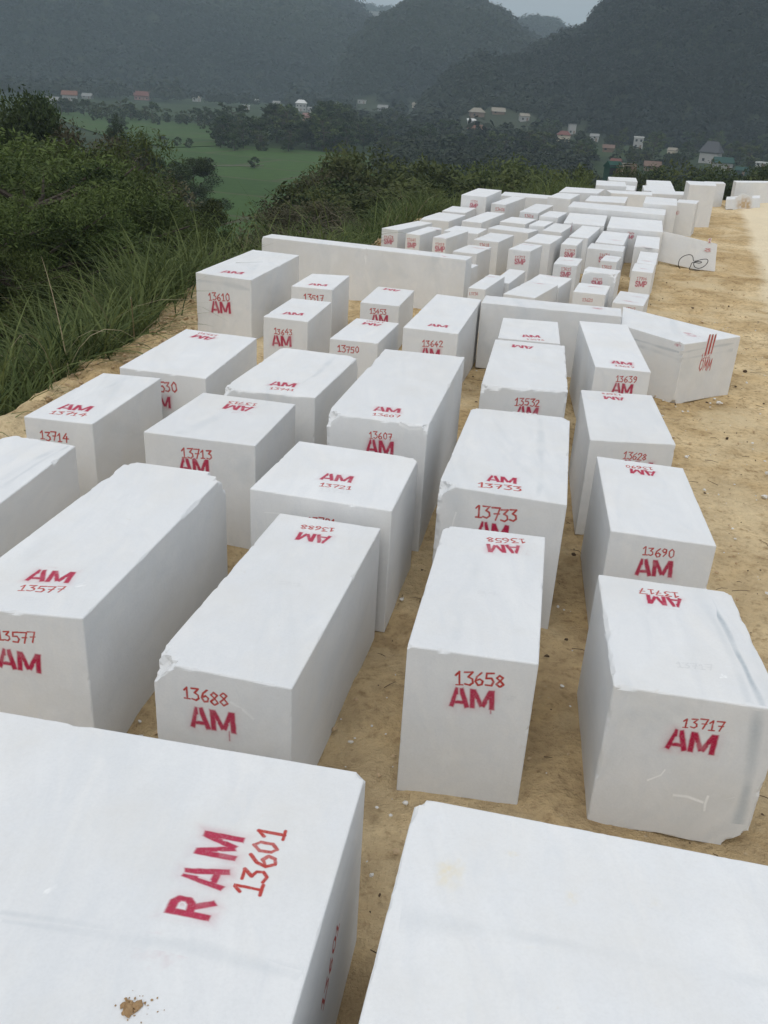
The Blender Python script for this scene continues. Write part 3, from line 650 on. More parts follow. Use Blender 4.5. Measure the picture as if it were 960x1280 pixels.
BLOCK_GROUP = 'marble blocks set out on the dirt pad'
LABELS = {
 'A': 'big white marble block at the bottom left with RAM 13601 sprayed on its top',
 'B': 'white marble block at the bottom right with bare top and faint yellow stains, no letters',
 'C': 'long white marble block painted 13577 at the left edge, chipped at its far corner',
 'D': 'long white marble block painted 13688 behind the RAM block, near left top corner chipped off',
 'E': 'narrow white marble block painted 13658, red drip under its AM, in front of block 13733',
 'F': 'white marble block painted 13717 with a grey vein and white scrapes on its front',
 'G': 'white marble block painted 13690, just behind the veined block 13717 in the right hand row',
 'H': 'white marble block painted 13628, standing between blocks 13690 and 13639 in the right hand row',
 'I': 'narrow white marble block painted 13639, in front of the big block lettered OMM',
 'J': 'broad tall white marble block painted 13733 with rough left edge, behind block 13658',
 'K': 'squarish white marble block with AM 13721 in the middle of its top, behind block 13688',
 'L': 'tall long white marble block painted 13607 with a white scrape by its front corner',
 'M': 'white marble block painted 13713, top letters upside down, behind the long block 13577',
 'N': 'white marble block lettered AM 13741 on top only, grey vein across, beside block 13607',
 'O': 'white marble block whose number ends in 530, half hidden by block 13714',
 'P': 'white marble block painted 13714 beside the dirt bank at the left',
 'Q': 'white marble block without letters at the left edge, in front of block 13714',
 'R': 'tall white marble block painted 13610 at the back left beside the tall grass',
 'S': 'small white marble block painted 13643 in front of the small block 13517',
 'T': 'small white marble block painted 13517 right below the long slab, beside the tall 13610 block',
 'U': 'small white marble block painted 13750 with red letters upside down on its top',
 'V': 'small white marble block painted 13453 close to the front of the long left slab',
 'W': 'long white marble block painted 13642 touching the left end of the long right slab',
 'AA': 'white marble block painted 13532 with ragged front edge, behind the broad block 13733',
 'AB': 'white marble block with AM on top, mostly hidden behind block 13532, before the long slab',
 'X': 'long thin white marble slab standing on edge at the left, before the SMP blocks',
 'Y': 'long white marble slab on edge with a red smear on top, right of block 13642',
 'Z': 'big angled white marble block lettered OMM with three red strokes, on the open sand',
 'p1': 'thin white block with orange digits on its end, right behind the two slabs',
 'p2': 'thin white block right beside the thin one with orange digits',
 'p3': 'low white marble block behind the long right slab, second back of two touching blocks',
 'p4': 'low white marble block touching the back of the long right slab, red letters on top',
 's1': 'leftmost red lettered SMP block, at the grass behind the long left slab',
 's2': 'second SMP block from the left in the row behind the long left slab',
 's3': 'third SMP block from the left in the row behind the long left slab',
 's4': 'low wide unlettered white block right behind the third SMP block from the left',
 's5': 'wide white block at the grass edge behind the leftmost SMP block',
 's6': 'flat white block at the grass edge, directly in front of the tall left back block',
 's7': 'tall white SMP block at the left back corner, standing highest at the grass edge',
 's8': 'long low white block right in front of the tall left back SMP block',
 's9': 'narrow white block with a faint red number, right of the tall left back SMP block',
 's10': 'white block with faint number, second right of the tall left back SMP block',
 's11': 'low flat white block just left of the smallest flat one in the far rows',
 's12': 'smallest flat white block in the middle of the far rows',
 's13': 'unlettered white block before the thin back slab, left of the long pale bar',
 's14': 'long low flat white block lying crosswise in the middle of the far rows',
 's15': 'white block with faint number left of the block with large bright SMP',
 's16': 'white block with faint red on top, just behind the long left slab end',
 's17': 'small white block peeping out behind the right end of the long left slab',
 's18': 'tall white block with large bright SMP amid the far rows',
 's19': 'tall wide white block touching behind the large lettered SMP block, bare front',
 's20': 'white block with a dark red mark on its right side, middle of the far rows',
 's21': 'wide flat white block in front of the long pale bar at the back',
 's22': 'white block between the wide flat one and the narrow SMP block, bare top',
 's23': 'narrow white SMP block standing behind the red topped SMP block in the far rows',
 's24': 'short SMP block with red mark on top, in front of the narrow SMP block',
 's25': 'widest flat topped white block in the far rows, red letters on its grey front',
 's26': 'white block with a red mark on top in front of the widest flat topped one',
 's27': 'broad white SMP block with the smallest block standing in front of it',
 's28': 'smallest white block of all, standing before a broad SMP block',
 's29': 'white block with SMP half hidden, its top corners worn round',
 's30': 'white block with half hidden red letters right behind the long right slab',
 's31': 'low white block by the sand, last one before the angled OMM block',
 's32': 'white block with SMP on its front at the edge of the open sand',
 's33': 'low white block right behind the right hand SMP block at the sand edge',
 's34': 'tall bare white block at the sand edge beside the tilted slab',
 's35': 'long pale white bar crossing the back of the yard in front of the far slabs',
 's36': 'white block with bare wide top directly behind the long pale bar',
 's37': 'wide white block at the far grass edge, left back of the yard',
 's38': 'long thin white slab on edge running right from the tall left back block',
 's39': 'white block overlapping the right end of the thin back slab',
 's40': 'large white block at the right end behind the long pale bar, smooth grey front',
 's41': 'tall white block with a small red mark beside the large grey fronted one',
 's42': 'tallest white slab at the far right of the rows, upright beside the sand',
 's43': 'upright white slab just behind and right of the tallest far slab',
 's44': 'white block with narrow top left against the tallest far slab',
 's45': 'wide low white block in the far rows, left of the dark marked one',
 's46': 'farthest white block left of the tallest slab, at the dark hedge',
 's47': 'white block directly in front of the farthest one left of the tallest slab',
 's48': 'low white block with dark marks on its front, left of the tallest slab',
 's49': 'white block beside the green bushes at the far back, before the farthest one',
 's50': 'farthest white block on the left, nearest the green shed roof',
 's51': 'small low white block squeezed at the right of the far back pair',
}
SPEC = {   # chips, corner breaks, roughness
 'A': dict(chips=[('fl', .9, .2, .03), ('ft', .30, .03, .03)], corners=[('frt', .05)], rough=.5),
 'B': dict(chips=[('lt', .97, .05, .035), ('lt', .80, .05, .03), ('lt', .62, .06, .02), ('ft', .3, .06, .012)], corners=[('flt', .06)], rough=.7),
 'C': dict(chips=[('lt', .86, .05, .05), ('lt', .72, .03, .03), ('rt', .70, .10, .04), ('nt', .55, .04, .02), ('rt', .35, .05, .018)], corners=[('frt', .16), ('flt', .09)]),
 'D': dict(chips=[('lt', .52, .04, .03), ('lt', .66, .05, .02), ('nt', .55, .1, .014), ('nt', .8, .12, .02)], corners=[('nlt', .15)], rough=.8),
 'E': dict(chips=[('rt', .55, .05, .02), ('lt', .4, .06, .02), ('nb', .4, .3, .03)], corners=[('flt', .06), ('nlt', .03)], rough=.8),
 'F': dict(chips=[('lt', .5, .18, .05), ('lt', .2, .15, .05), ('nt', .08, .06, .04), ('nt', .3, .12, .018), ('rt', .75, .06, .05), ('rt', .5, .12, .03), ('nl', .75, .12, .045), ('nl', .45, .15, .03), ('nr', .3, .25, .05), ('nb', .4, .3, .03)], corners=[('nrb', .16), ('frt', .04)], rough=.8),
 'G': dict(chips=[('ft', .5, .2, .015), ('rt', .6, .1, .02)], rough=.6),
 'H': dict(chips=[('nt', .3, .12, .03), ('nt', .6, .2, .02), ('rt', .45, .12, .02)], rough=1.0),
 'I': dict(rough=.5),
 'J': dict(chips=[('nl', .9, .12, .08), ('nl', .65, .18, .07), ('nl', .35, .2, .06), ('lt', .3, .06, .03), ('lt', .6, .04, .02)], corners=[('frt', .07), ('flt', .06), ('nlt', .13)]),
 'K': dict(chips=[('rt', .25, .1, .02), ('nt', .2, .15, .014), ('nl', .5, .3, .02)], corners=[('frt', .06)], rough=.9),
 'L': dict(chips=[('lt', .72, .06, .06), ('lt', .85, .06, .03), ('nl', .8, .15, .07), ('nl', .5, .2, .05), ('nt', .18, .1, .04), ('nt', .85, .12, .05)], corners=[('nlt', .14), ('nrt', .07)], rough=1.2),
 'M': dict(rough=.5),
 'N': dict(chips=[('nt', .5, .5, .03), ('rt', .9, .1, .04), ('rt', .5, .2, .02)], corners=[('nlt', .12), ('frt', .1), ('flt', .06)], rough=1.2),
 'O': dict(chips=[('nt', .62, .05, .05), ('ft', .4, .3, .03)], rough=.9),
 'P': dict(chips=[('nt', .7, .05, .02)], rough=.6),
 'Q': dict(chips=[('ft', .25, .06, .05), ('ft', .55, .08, .04), ('ft', .1, .05, .04), ('lt', .9, .05, .04)], corners=[('flt', .1)], rough=1.4),
 'R': dict(chips=[('nr', .8, .25, .05), ('nr', .4, .3, .03), ('lt', .06, .04, .04)], rough=.8),
 'AA': dict(chips=[('nt', .15, .1, .07), ('nt', .45, .14, .06), ('nt', .8, .16, .05), ('rt', .3, .06, .05), ('rt', .6, .04, .04), ('rt', .8, .05, .05), ('nr', .7, .2, .04)], corners=[('nlt', .1)], rough=1.4),
 'X': dict(chips=[('nt', .475, .012, .07), ('nt', .51, .01, .05)], corners=[('nlt', .05)], rough=.5),
 'Y': dict(chips=[('nt', .34, .02, .03), ('nt', .38, .015, .03), ('nt', .5, .06, .025)], rough=1.0),
 'Z': dict(chips=[('nb', .5, .5, .05), ('rb', .5, .5, .04), ('nt', .9, .05, .02)], corners=[('nrb', .1)], rough=.7),
 's29': dict(corners=[('nlt', .12), ('nrt', .12)], rough=1.0),
 's5': dict(corners=[('nlt', .1)]), 's21': dict(rough=.6),
}
BL = {}
def build_block(b, low, top, label=None, name='marble_block', group=BLOCK_GROUP, cat='stone block', mat=None):
    dist = np.hypot(*np.array(low)[:, :2].mean(0))
    sp_ = SPEC.get(b, {}); fine = dist < 16
    step = 0.026 if dist < 7 else (0.045 if dist < 12.5 else (0.09 if dist < 18 else 0.25))
    o = block_mesh(name, low, top, step, fine, sp_.get('chips', ()), sp_.get('corners', ()), sp_.get('rough', .8), seed=sum(ord(c)*(i+3) for i, c in enumerate(b)))
    tag(o, label or LABELS[b], cat, group)
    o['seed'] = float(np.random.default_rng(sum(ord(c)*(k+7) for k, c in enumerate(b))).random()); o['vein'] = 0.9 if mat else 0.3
    if b in ('tilt', 'dirty', 'bigslab'): LOOSE.add(o.name)
    BL[b] = (o, np.array(low, float), np.array(top, float))
    return o
for b, (H, *q) in FOOT.items():
    q = np.array(q); jit = np.random.default_rng(sum(map(ord, b))).uniform(-0.006, 0.006, 4)
    low = np.c_[q, np.full(4, -0.035)]; top = np.c_[q, np.full(4, H)+0*jit]
    nm = 'marble_slab' if b in ('X', 'Y', 's38', 's42', 's43', 's35') else 'marble_block'
    build_block(b, low, top, name=nm, cat='stone slab' if nm == 'marble_slab' else 'stone block', mat=True if b in ('F', 'Q', 'N', 'P', 'M', 'J', 'R', 'Z', 'X', 'Y') else None)  # stronger veining on X and Y puts their shaded grey into the colour

# tilted block on the sand, upright slabs and broken piece at the far right
def px_low(px, py, z): return on_z(px, py, z)
lo = [px_low(822, 326, 0.06), px_low(867.5, 336.5, 0.0), px_low(894, 339.5, 0.0)]; lo.append(lo[0]+lo[2]-lo[1])
t0 = at_range(828, 289, math.hypot(*lo[0][:2])+0.10); t1 = at_range(870.5, 299, math.hypot(*lo[1][:2])+0.10); t2 = at_range(897, 305, math.hypot(*lo[2][:2])+0.10)
t2[2] = min(t2[2], t1[2]-0.02)
t3 = t0+(t2-t1)
lo[3] = np.array([lo[3][0], lo[3][1], 0.0]); 
build_block('tilt', lo, [t0, t1, t2, t3], 'white marble block tipped back on the sand with black cable coiled against it')
lo = [px_low(907, 262, 0), px_low(950, 259.5, 0)]; dv = np.array([0.25, 0.9, 0]); 
tp = [at_range(907.5, 249.5, math.hypot(*lo[0][:2])+.05), at_range(950, 247.5, math.hypot(*lo[1][:2])+.05)]
tp2 = [at_range(919, 246, math.hypot(*(lo[0]+dv)[:2])), ]
build_block('dirty', [lo[0], lo[1], lo[1]+dv, lo[0]+dv], [tp[0], tp[1], np.array([*(lo[1]+dv)[:2], tp[1][2]+.03]), np.array([*(lo[0]+dv)[:2], tp[0][2]+.03])], 'low white marble block with a mound of tan dirt stuck to its face, far right')
lo = [px_low(917, 259, 0), px_low(985, 257, 0)]; dv = np.array([0.15, 0.8, 0]); lo = [q+np.array([0.3, 1.1, 0]) for q in lo]
tp = [at_range(920.5, 228.0, math.hypot(*lo[0][:2])), at_range(985, 228.5, math.hypot(*lo[1][:2]))]
build_block('bigslab', [lo[0], lo[1], lo[1]+dv, lo[0]+dv], [tp[0], tp[1], tp[1]+dv, tp[0]+dv], 'large pale marble slab at the far right behind the dirt smeared block', name='marble_slab', cat='stone slab')

# ---- lettering (read off each stone)
LT = [
 ('C','F','13577',(-4,800.5),(46,804)),('C','F','AM',(-3,833),(52,842)),('C','T','AM',(30,725.5),(86,729)),('C','T','13577',(21,736.5),(78,739)),
 ('D','F','13688',(229,873),(286,883.5)),('D','F','AM',(238,908),(296,917.5)),('D','T','AM',(415,670.5),(374,665)),('D','T','13688',(419,662),(377,657.5)),
 ('E','F','13658',(568,854.5),(632,858)),('E','F','AM',(561,882.5),(618,887.5)),('E','T','AM',(650,682),(607.5,680)),('E','T','13658',(656,675.5),(606.5,674)),
 ('F','F','13717',(852,908.5),(905,915)),('F','F','AM',(830,935),(893,944)),('F','T','AM',(852,748.5),(807,743)),('F','T','13717',(848,743),(798,737)),
 ('G','F','13690',(802,694),(843,697.5)),('G','F','AM',(793,718.5),(840,722)),('G','T','AM',(819.5,589.5),(787,585.5)),('G','T','13690',(815.5,585.5),(780.5,582.5)),
 ('H','F','13628',(778,572.5),(808,576)),('H','F','AM',(771,594),(812,598)),('H','T','AM',(779.5,497),(754,494.8)),('H','T','13628',(776,493.5),(751,491.8)),
 ('I','F','13639',(769,477.5),(796,478.3)),('I','F','AM',(764,490.5),(790,493)),('I','T','AM',(764,454),(790.5,456.8)),('I','T','13639',(768,456.8),(793,459.2)),
 ('J','F','13733',(592.5,647),(647,653)),('J','F','AM',(595,669.5),(635,675.5)),('J','T','AM',(608,601),(646,605)),('J','T','13733',(596,606.5),(652.5,611.8)),
 ('K','F','13721',(384,655),(420,660)),('K','T','AM',(399,599),(439,603.5)),('K','T','13721',(398,606),(439,611)),
 ('L','F','13607',(461,548),(491,549.5)),('L','F','AM',(457,565.5),(492,569.5)),('L','T','AM',(466,513.3),(500,516.3)),('L','T','13607',(465,518),(500,520.8)),
 ('M','F','13713',(226.5,571),(266,574.5)),('M','F','AM',(224,589.5),(262,593.5)),('M','T','AM',(318,509),(283.5,505)),('M','T','13713',(322.5,506),(286,502.3)),
 ('N','T','AM',(336,481.3),(368,484.2)),('N','T','13741',(336,485.2),(367.5,488)),
 ('O','F','13530',(184,489.5),(222.5,490.5)),('O','F','AM',(187,507.5),(214,510.5)),('O','T','AM',(270,422.3),(245.5,418.2)),('O','T','13530',(274,420),(250,416.2)),
 ('P','F','13714',(50,549),(86.5,553)),('P','T','AM',(71,511),(110,514.5)),('P','T','13714',(61,515.2),(106,519)),
 ('R','F','13610',(260.5,375.3),(287.8,376.3)),('R','F','AM',(264,390.5),(289,392.3)),('R','T','AM',(275,340.5),(302,342.8)),
 ('S','F','13643',(342.3,417.6),(366,419.3)),('S','F','AM',(340,432),(364.8,433.5)),('S','T','AM',(352.5,392.6),(378,394.4)),
 ('T','F','13517',(379.5,375.5),(405,376.7)),('T','T','AM',(385,356.2),(408,357.9)),
 ('U','F','13750',(421.7,440),(449.5,441.2)),('U','T','AM',(477.5,405.5),(455.5,402.7)),('U','T','13750',(481,403.7),(459,401.2)),
 ('V','F','13453',(461.8,392),(483,393.2)),('V','F','AM',(464,403.6),(485,405)),('V','T','AM',(501,362.8),(482,360.2)),
 ('W','F','13642',(527.5,433),(554,434.3)),('W','F','AM',(526,446.5),(549.7,448.7)),('W','T','AM',(534,407.3),(559,409.7)),
 ('AA','F','13532',(642.5,506.3),(675,507.8)),('AA','F','AM',(644,520),(671.5,522.8)),('AA','T','AM',(667,433.2),(640.5,430.5)),
 ('AB','T','AM',(653,421.2),(675.8,422.2)),('AB','T','13596',(658,424),(681,425)),
 ('s1','F','13628',(480,298.4),(492,298.8)),('s1','F','SMP',(480,304.8),(492,305.4)),
 ('s2','F','13641',(508.7,301.3),(520,301.8)),('s2','F','SMP',(509,309.3),(520.3,310)),
 ('s3','F','13559',(544,307.3),(555.5,307.9)),('s3','F','SMP',(543.5,314.3),(556,315)),
 ('s7','F','13724',(588,253),(597,253.6)),('s7','F','SMP',(587,259.2),(597,260)),
 ('s18','F','13727',(643.5,323.3),(656,323.9)),('s18','F','SMP',(643,330),(656.5,330.9)),
 ('s24','F','13635',(701,338),(714,338.7)),('s24','F','SMP',(700,345.8),(713,346.7)),
 ('s23','F','13719',(706,315),(718.5,315.7)),('s23','F','SMP',(705,321.2),(718,322)),
 ('s32','F','17704',(795.5,350),(808.5,350.7)),('s32','F','SMP',(793.5,358.2),(808,359)),
 ('s29','F','13631',(741,350.5),(753,351.3)),('s29','F','SMP',(738.7,357.5),(752.5,358.3)),
 ('s27','F','13634',(749,320.5),(762,321.2)),('s27','F','SMP',(748,327.5),(761.5,328.3)),
 ('s30','F','13620',(727.5,376.5),(741,377.3)),('s31','F','13702',(781.5,387.6),(794,388.5)),('s28','F','13622',(751.8,335.3),(764.5,336)),
 ('s15','F','13618',(599,307.5),(611.5,308.2)),('s9','F','13608',(619,263.2),(631,263.9)),('s10','F','13616',(655.5,271.3),(667,272)),
 ('s25','F','SMP',(783.5,298),(792,298.7)),('s25','F','13604',(784,292.5),(793,293.1)),('p1','F','13736',(586.2,368.4),(597.5,369)),
]
for b, f, txt, s, e in LT:
    if f == 'T' and txt[0].isdigit():
        k = 2.0*abs(e[0]-s[0])/57*(1 if e[0] > s[0] else -1); s, e = (s[0], s[1]+k), (e[0], e[1]+k)
    letters(b, f, txt, s, e, drips=1 if (b, f, txt) in (('E','F','AM'),('D','F','AM')) else 0)
# big RAM and its number on the nearest block, number on its side face
letters('A', 'T', 'RAM', (260, 1152), (306, 1047), ratio=.40, cells=60, gap=.38, halo=.30)
letters('A', 'T', '13601', (326, 1123), (357.5, 1038), ratio=.30, cells=70)
letters('A', 'R', '13601', (403, 1266), (425, 1152), ratio=.24, cells=40)
# lettering on the OMM block and the tipped block
letters('Z', 'R', 'Omm', (872.5, 463.5), (888, 462.3), ratio=.62, spray=False, name='painted_letters')
letters('Z', 'R', '13052', (876, 449.5), (887.5, 447.6), ratio=.42)
letters('Z', 'R', '|||', (880.5, 443.5), (891.5, 441.8), ratio=1.35, spray=False, name='painted_strokes')
letters('tilt', 'R', '1', (884.5, 303.5), (889, 304), ratio=1.2, name='red_mark'); letters('tilt', 'R', '8', (879.5, 314.5), (888, 315.2), ratio=.5, name='red_mark')
R_ = [('Z','T',(864,419),(872,421),.14,M_CRIM,'red_scribble',.9,.7,.5),('Z','F',(847,431),(852,432),.05,M_CRIM,'red_mark',.5,.8,.6),('Y','T',(747,385.5),(755,386.5),.09,M_CRIM,'red_smear',.4,1.0,.7),('X','T',(555,320.2),(562,321.2),.09,M_CRIM,'red_smear',.5,.8,.5),
 ('s16','T',(598,310),(606,311),.16,M_RED,'red_smear',.5,.6,.35),('s24','T',(711,325.5),(718,326),.12,M_RED,'red_smear',.5,.7,.4),('s26','T',(768,300),(776,300.6),.15,M_CRIM,'red_smear',.5,.6,.4),('s31','T',(788,377),(796,378),.13,M_CRIM,'red_smear',.6,.6,.35),
 ('s31','T',(797,371),(803,372),.12,M_RED,'red_smear',.6,.3,.6),('s32','T',(805,336),(813,337),.12,M_CRIM,'red_smear',.5,.7,.3),('s34','T',(807,309),(815,310),.16,M_CRIM,'red_smear',.5,.5,.25),('s33','T',(810,326.5),(816,327),.14,M_CRIM,'red_smear',.5,.7,.3),('s3','T',(552,297),(557,297.5),.1,M_CRIM,'red_smear',.5,.4,.4),
 ('s2','T',(545,286.5),(549,287),.14,M_CRIM,'red_smear',.5,.5,.4),('s18','T',(660,306),(668,307),.14,M_CRIM,'red_smear',.6,.5,.3),('s20','R',(714,286.5),(717,285),.12,M_CRIM,'red_mark',.5,.8,.9),('p1','T',(616,346),(622,346.5),.1,M_RED,'red_smear',.5,.7,.35),('p3','T',(690,345.5),(698,346.5),.12,M_CRIM,'red_smear',.5,.7,.3),
 ('p4','T',(675,354.5),(683,355.5),.13,M_CRIM,'red_smear',.5,.8,.3),('s30','T',(743,358.5),(750,359),.13,M_CRIM,'red_smear',.5,.8,.3),('s28','T',(765,322.5),(770,323),.08,M_CRIM,'red_smear',.5,.5,.3),('s41','F',(846,266),(850,266.3),.09,M_RED,'red_mark',.5,.9,.7),('s48','F',(833,248),(838,248.4),.14,M_GREYST,'grey_mark',.7,.9,.4),
 ('A','T',(256,1050),(280,1040),.05,M_CRIM,'pink_overspray',.4,.5,.7),('A','T',(222,1128),(236,1118),.045,M_CRIM,'pink_overspray',.4,.4,.7),('A','T',(248,1090),(262,1080),.04,M_CRIM,'pink_overspray',.5,.2,.8),('C','T',(62,716),(75,718),.12,M_CRIM,'pink_overspray',.5,.22,.45),('E','T',(632,690),(640,690),.09,M_CRIM,'pink_overspray',.5,.2,.5),('M','T',(300,514),(310,515),.16,M_CRIM,'pink_overspray',.5,.25,.5),('J','T',(626,598),(634,599),.12,M_CRIM,'pink_overspray',.5,.22,.5),('A','T',(200,1190),(230,1196),.07,M_CRIM,'pink_overspray',.5,.16,.8),('A','T',(60,1113),(72,1105),.03,M_SCRATCH,'white_scrape',.6,.9,.35),
 ('B','T',(563,1104),(575,1108),.03,M_RUST,'yellow_stain',.35,.75,.7),('B','T',(560,1090),(575,1094),.06,M_RUST,'yellow_stain',.35,.45,1.3),('B','T',(640,1067),(650,1070),.03,M_RUST,'yellow_stain',.3,.25,.6),('B','T',(714,1128),(718,1129),.007,M_DIRTST,'rust_spot',.5,1.0,.8),('B','T',(714,1120),(720,1121),.03,M_RUST,'yellow_stain',.3,.25,1.3),
 ('B','T',(662,1175),(670,1177),.04,M_RUST,'yellow_stain',.3,.15,1.),('B','T',(820,1130),(830,1132),.03,M_RUST,'yellow_stain',.3,.12,1.),
 ('E','F',(640,873),(645,874),.035,M_GREYST,'grey_smudge',.7,.5,.6),('E','T',(650,787),(660,785),.03,M_GREYST,'grey_smudge',.8,.35,.6),
 ('F','T',(905,846),(912,848),.03,M_SCRATCH,'white_scrape',.8,.8,.7),('C','T',(100,732),(108,730),.05,M_SCRATCH,'white_scrape',.8,.8,.3),('C','T',(40,748),(48,750),.05,M_GREYST,'grey_smudge',.9,.25,.4),
 ('X','F',(457,323),(457,330),.12,M_SCRATCH,'white_scrape',.4,.8,.2),('dirty','F',(930,256),(936,256),.62,M_DIRTST,'stuck_dirt',.15,1.6,.55),('E','T',(655,690),(662,691),.06,M_CRIM,'pink_overspray',.7,.10,.5),('F','T',(835,758),(842,759),.06,M_CRIM,'pink_overspray',.7,.12,.5),('J','T',(600,520),(610,521),.0,M_GREYST,'x',.9,.0,.4)]
for i, (b, f, c, e, sz, m_, nm, am, stg, stch) in enumerate(R_):
    if sz > 0: blot(b, f, (c, e), sz, m_, nm, am, stg, stch, seed=i+2)
# grey veins running through the stone
for b, f, pts_, wd, st_ in [('F','T',[(882,736),(904,778),(930,830),(951,882)],.02,.75),('F','T',[(874,736),(893,775),(917,825),(936,878)],.04,.2),('F','F',[(950,889),(938,950),(922,1030)],.035,.55),
  ('J','T',[(676,524),(677,570),(672,620)],.04,.25),('Q','T',[(0,600),(40,575),(80,556)],.04,.28),('Q','T',[(0,610),(45,580),(86,557)],.03,.3),('P','T',[(84,506),(120,490),(165,470)],.04,.16),('N','T',[(366,487),(395,468),(418,446)],.035,.25),('M','T',[(225,543),(262,525),(300,505)],.06,.14),
  ('A','T',[(0,1140),(120,1160),(240,1185),(380,1212)],.022,.22),('A','T',[(0,1155),(130,1172),(250,1186),(375,1220)],.03,.16),('E','T',[(570,800),(585,740),(600,690)],.05,.12),('B','T',[(500,1150),(700,1180),(960,1230)],.05,.14),('Z','F',[(790,424),(849,440)],.02,.5),('Z','R',[(850,440),(917,429)],.02,.45),('Z','F',[(790,430),(849,449)],.03,.3),('Z','R',[(850,449),(916,438)],.03,.3),('R','F',[(246,350),(280,354),(312,362)],.04,.35)]:
    band(b, f, pts_, wd*1.15, min(1, st_*1.35))
for b, f, pts_, wd, st_ in [('F','F',[(841,993),(860,995),(884,1004)],.012,1.0),('F','F',[(884,994),(880,1004),(879,1014)],.010,.9),('F','F',[(809,976),(826,969),(832,962)],.014,1.0),('F','F',[(905,998),(918,995)],.008,.8),('D','F',[(288,877),(304,887),(318,899)],.022,.8),('L','F',[(499,530),(512,536),(527,534)],.016,1.0),('X','F',[(457,318),(457,330)],.03,.8),('K','F',[(330,640),(350,642)],.01,.6),('J','F',[(556,700),(570,640)],.01,.5)]:
    band(b, f, pts_, wd, st_, M_SCRATCH, 'white_scrape')
# pencil writing left by the stone graders
for b, f, txt, s, e, fd in [('F','T','13717',(846,834),(893,838),.35),('J','T','13733',(640,517),(672,520),.2),('E','T','24',(596,741),(622,744),.22),('D','T','21',(348,730),(378,734),.16),('K','T','13721',(398,613.5),(438,617),.2)]:
    letters(b, f, txt, s, e, mat=M_PENCIL, name='pencil_writing', fade=fd)

# ------------------------------------------------------------------ vegetation
def tube(path, radii, sides=7):
    path = np.array(path, float); n = len(path); V = []; 
    for i in range(n):
        d = path[min(i+1, n-1)]-path[max(i-1, 0)]; d /= np.linalg.norm(d)+1e-9
        a = np.cross(d, [0.31, 0.95, 0.05]); a /= np.linalg.norm(a)+1e-9; b = np.cross(d, a)
        for k in range(sides):
            t = 2*math.pi*k/sides; V.append(path[i]+radii[i]*(math.cos(t)*a+math.sin(t)*b))
    F = [[i*sides+k, i*sides+(k+1) % sides, (i+1)*sides+(k+1) % sides, (i+1)*sides+k] for i in range(n-1) for k in range(sides)]
    return np.array(V), np.array(F)
def merge(parts):
    V, F, o = [], [], 0
    for v, f in parts: V.append(v); F.append(f+o); o += len(v)
    return np.concatenate(V), np.concatenate(F)
def leaf_quads(C, size, r, aspect=2.2, droop=0.3, flat=0.5):
    """one bent quad per centre C, random heading, sized by size (array)"""
    n = len(C); th = r.random(n)*2*math.pi; el = r.normal(-droop, 0.45, n)
    d = np.stack([np.cos(th)*np.cos(el), np.sin(th)*np.cos(el), np.sin(el)], -1)
    up = np.stack([r.normal(0, flat, n), r.normal(0, flat, n), np.ones(n)], -1)
    s = np.cross(d, up); s /= np.linalg.norm(s, axis=1, keepdims=True)+1e-9
    L_ = (size*aspect/2)[:, None]; W_ = (size/2)[:, None]
    V = np.stack([C-d*L_, C+s*W_, C+d*L_, C-s*W_], 1).reshape(-1, 3)
    return V, np.arange(4*n).reshape(n, 4)
BARK = simple_mat('bark', (0.045, 0.035, 0.026), (0.09, 0.075, 0.06), 14, 0.9, 0.01)
PALEBARK = simple_mat('pale_bark', (0.13, 0.11, 0.085), (0.22, 0.19, 0.15), 14, 0.9, 0.01)
LEAF = {
 'feathery': leaf_mat('feathery_leaf', (0.022, 0.040, 0.011), (0.115, 0.155, 0.044), 0.25),
 'dense': leaf_mat('dense_leaf', (0.014, 0.026, 0.009), (0.060, 0.085, 0.026), 0.2),
 'sparse': leaf_mat('sparse_leaf', (0.035, 0.035, 0.018), (0.105, 0.098, 0.052), 0.25),
 'scrub': leaf_mat('scrub_leaf', (0.026, 0.040, 0.012), (0.110, 0.135, 0.045), 0.25),
 'thicket': leaf_mat('thicket_leaf', (0.018, 0.026, 0.008), (0.070, 0.090, 0.026), 0.2),
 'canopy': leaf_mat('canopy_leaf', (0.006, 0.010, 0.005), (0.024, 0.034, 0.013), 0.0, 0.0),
 'grass': leaf_mat('grass_blade', (0.026, 0.046, 0.013), (0.15, 0.185, 0.066), 0.3, 0.0),
 'straw': leaf_mat('dry_stem', (0.18, 0.15, 0.08), (0.32, 0.27, 0.17), 0.1, 0.0),
}
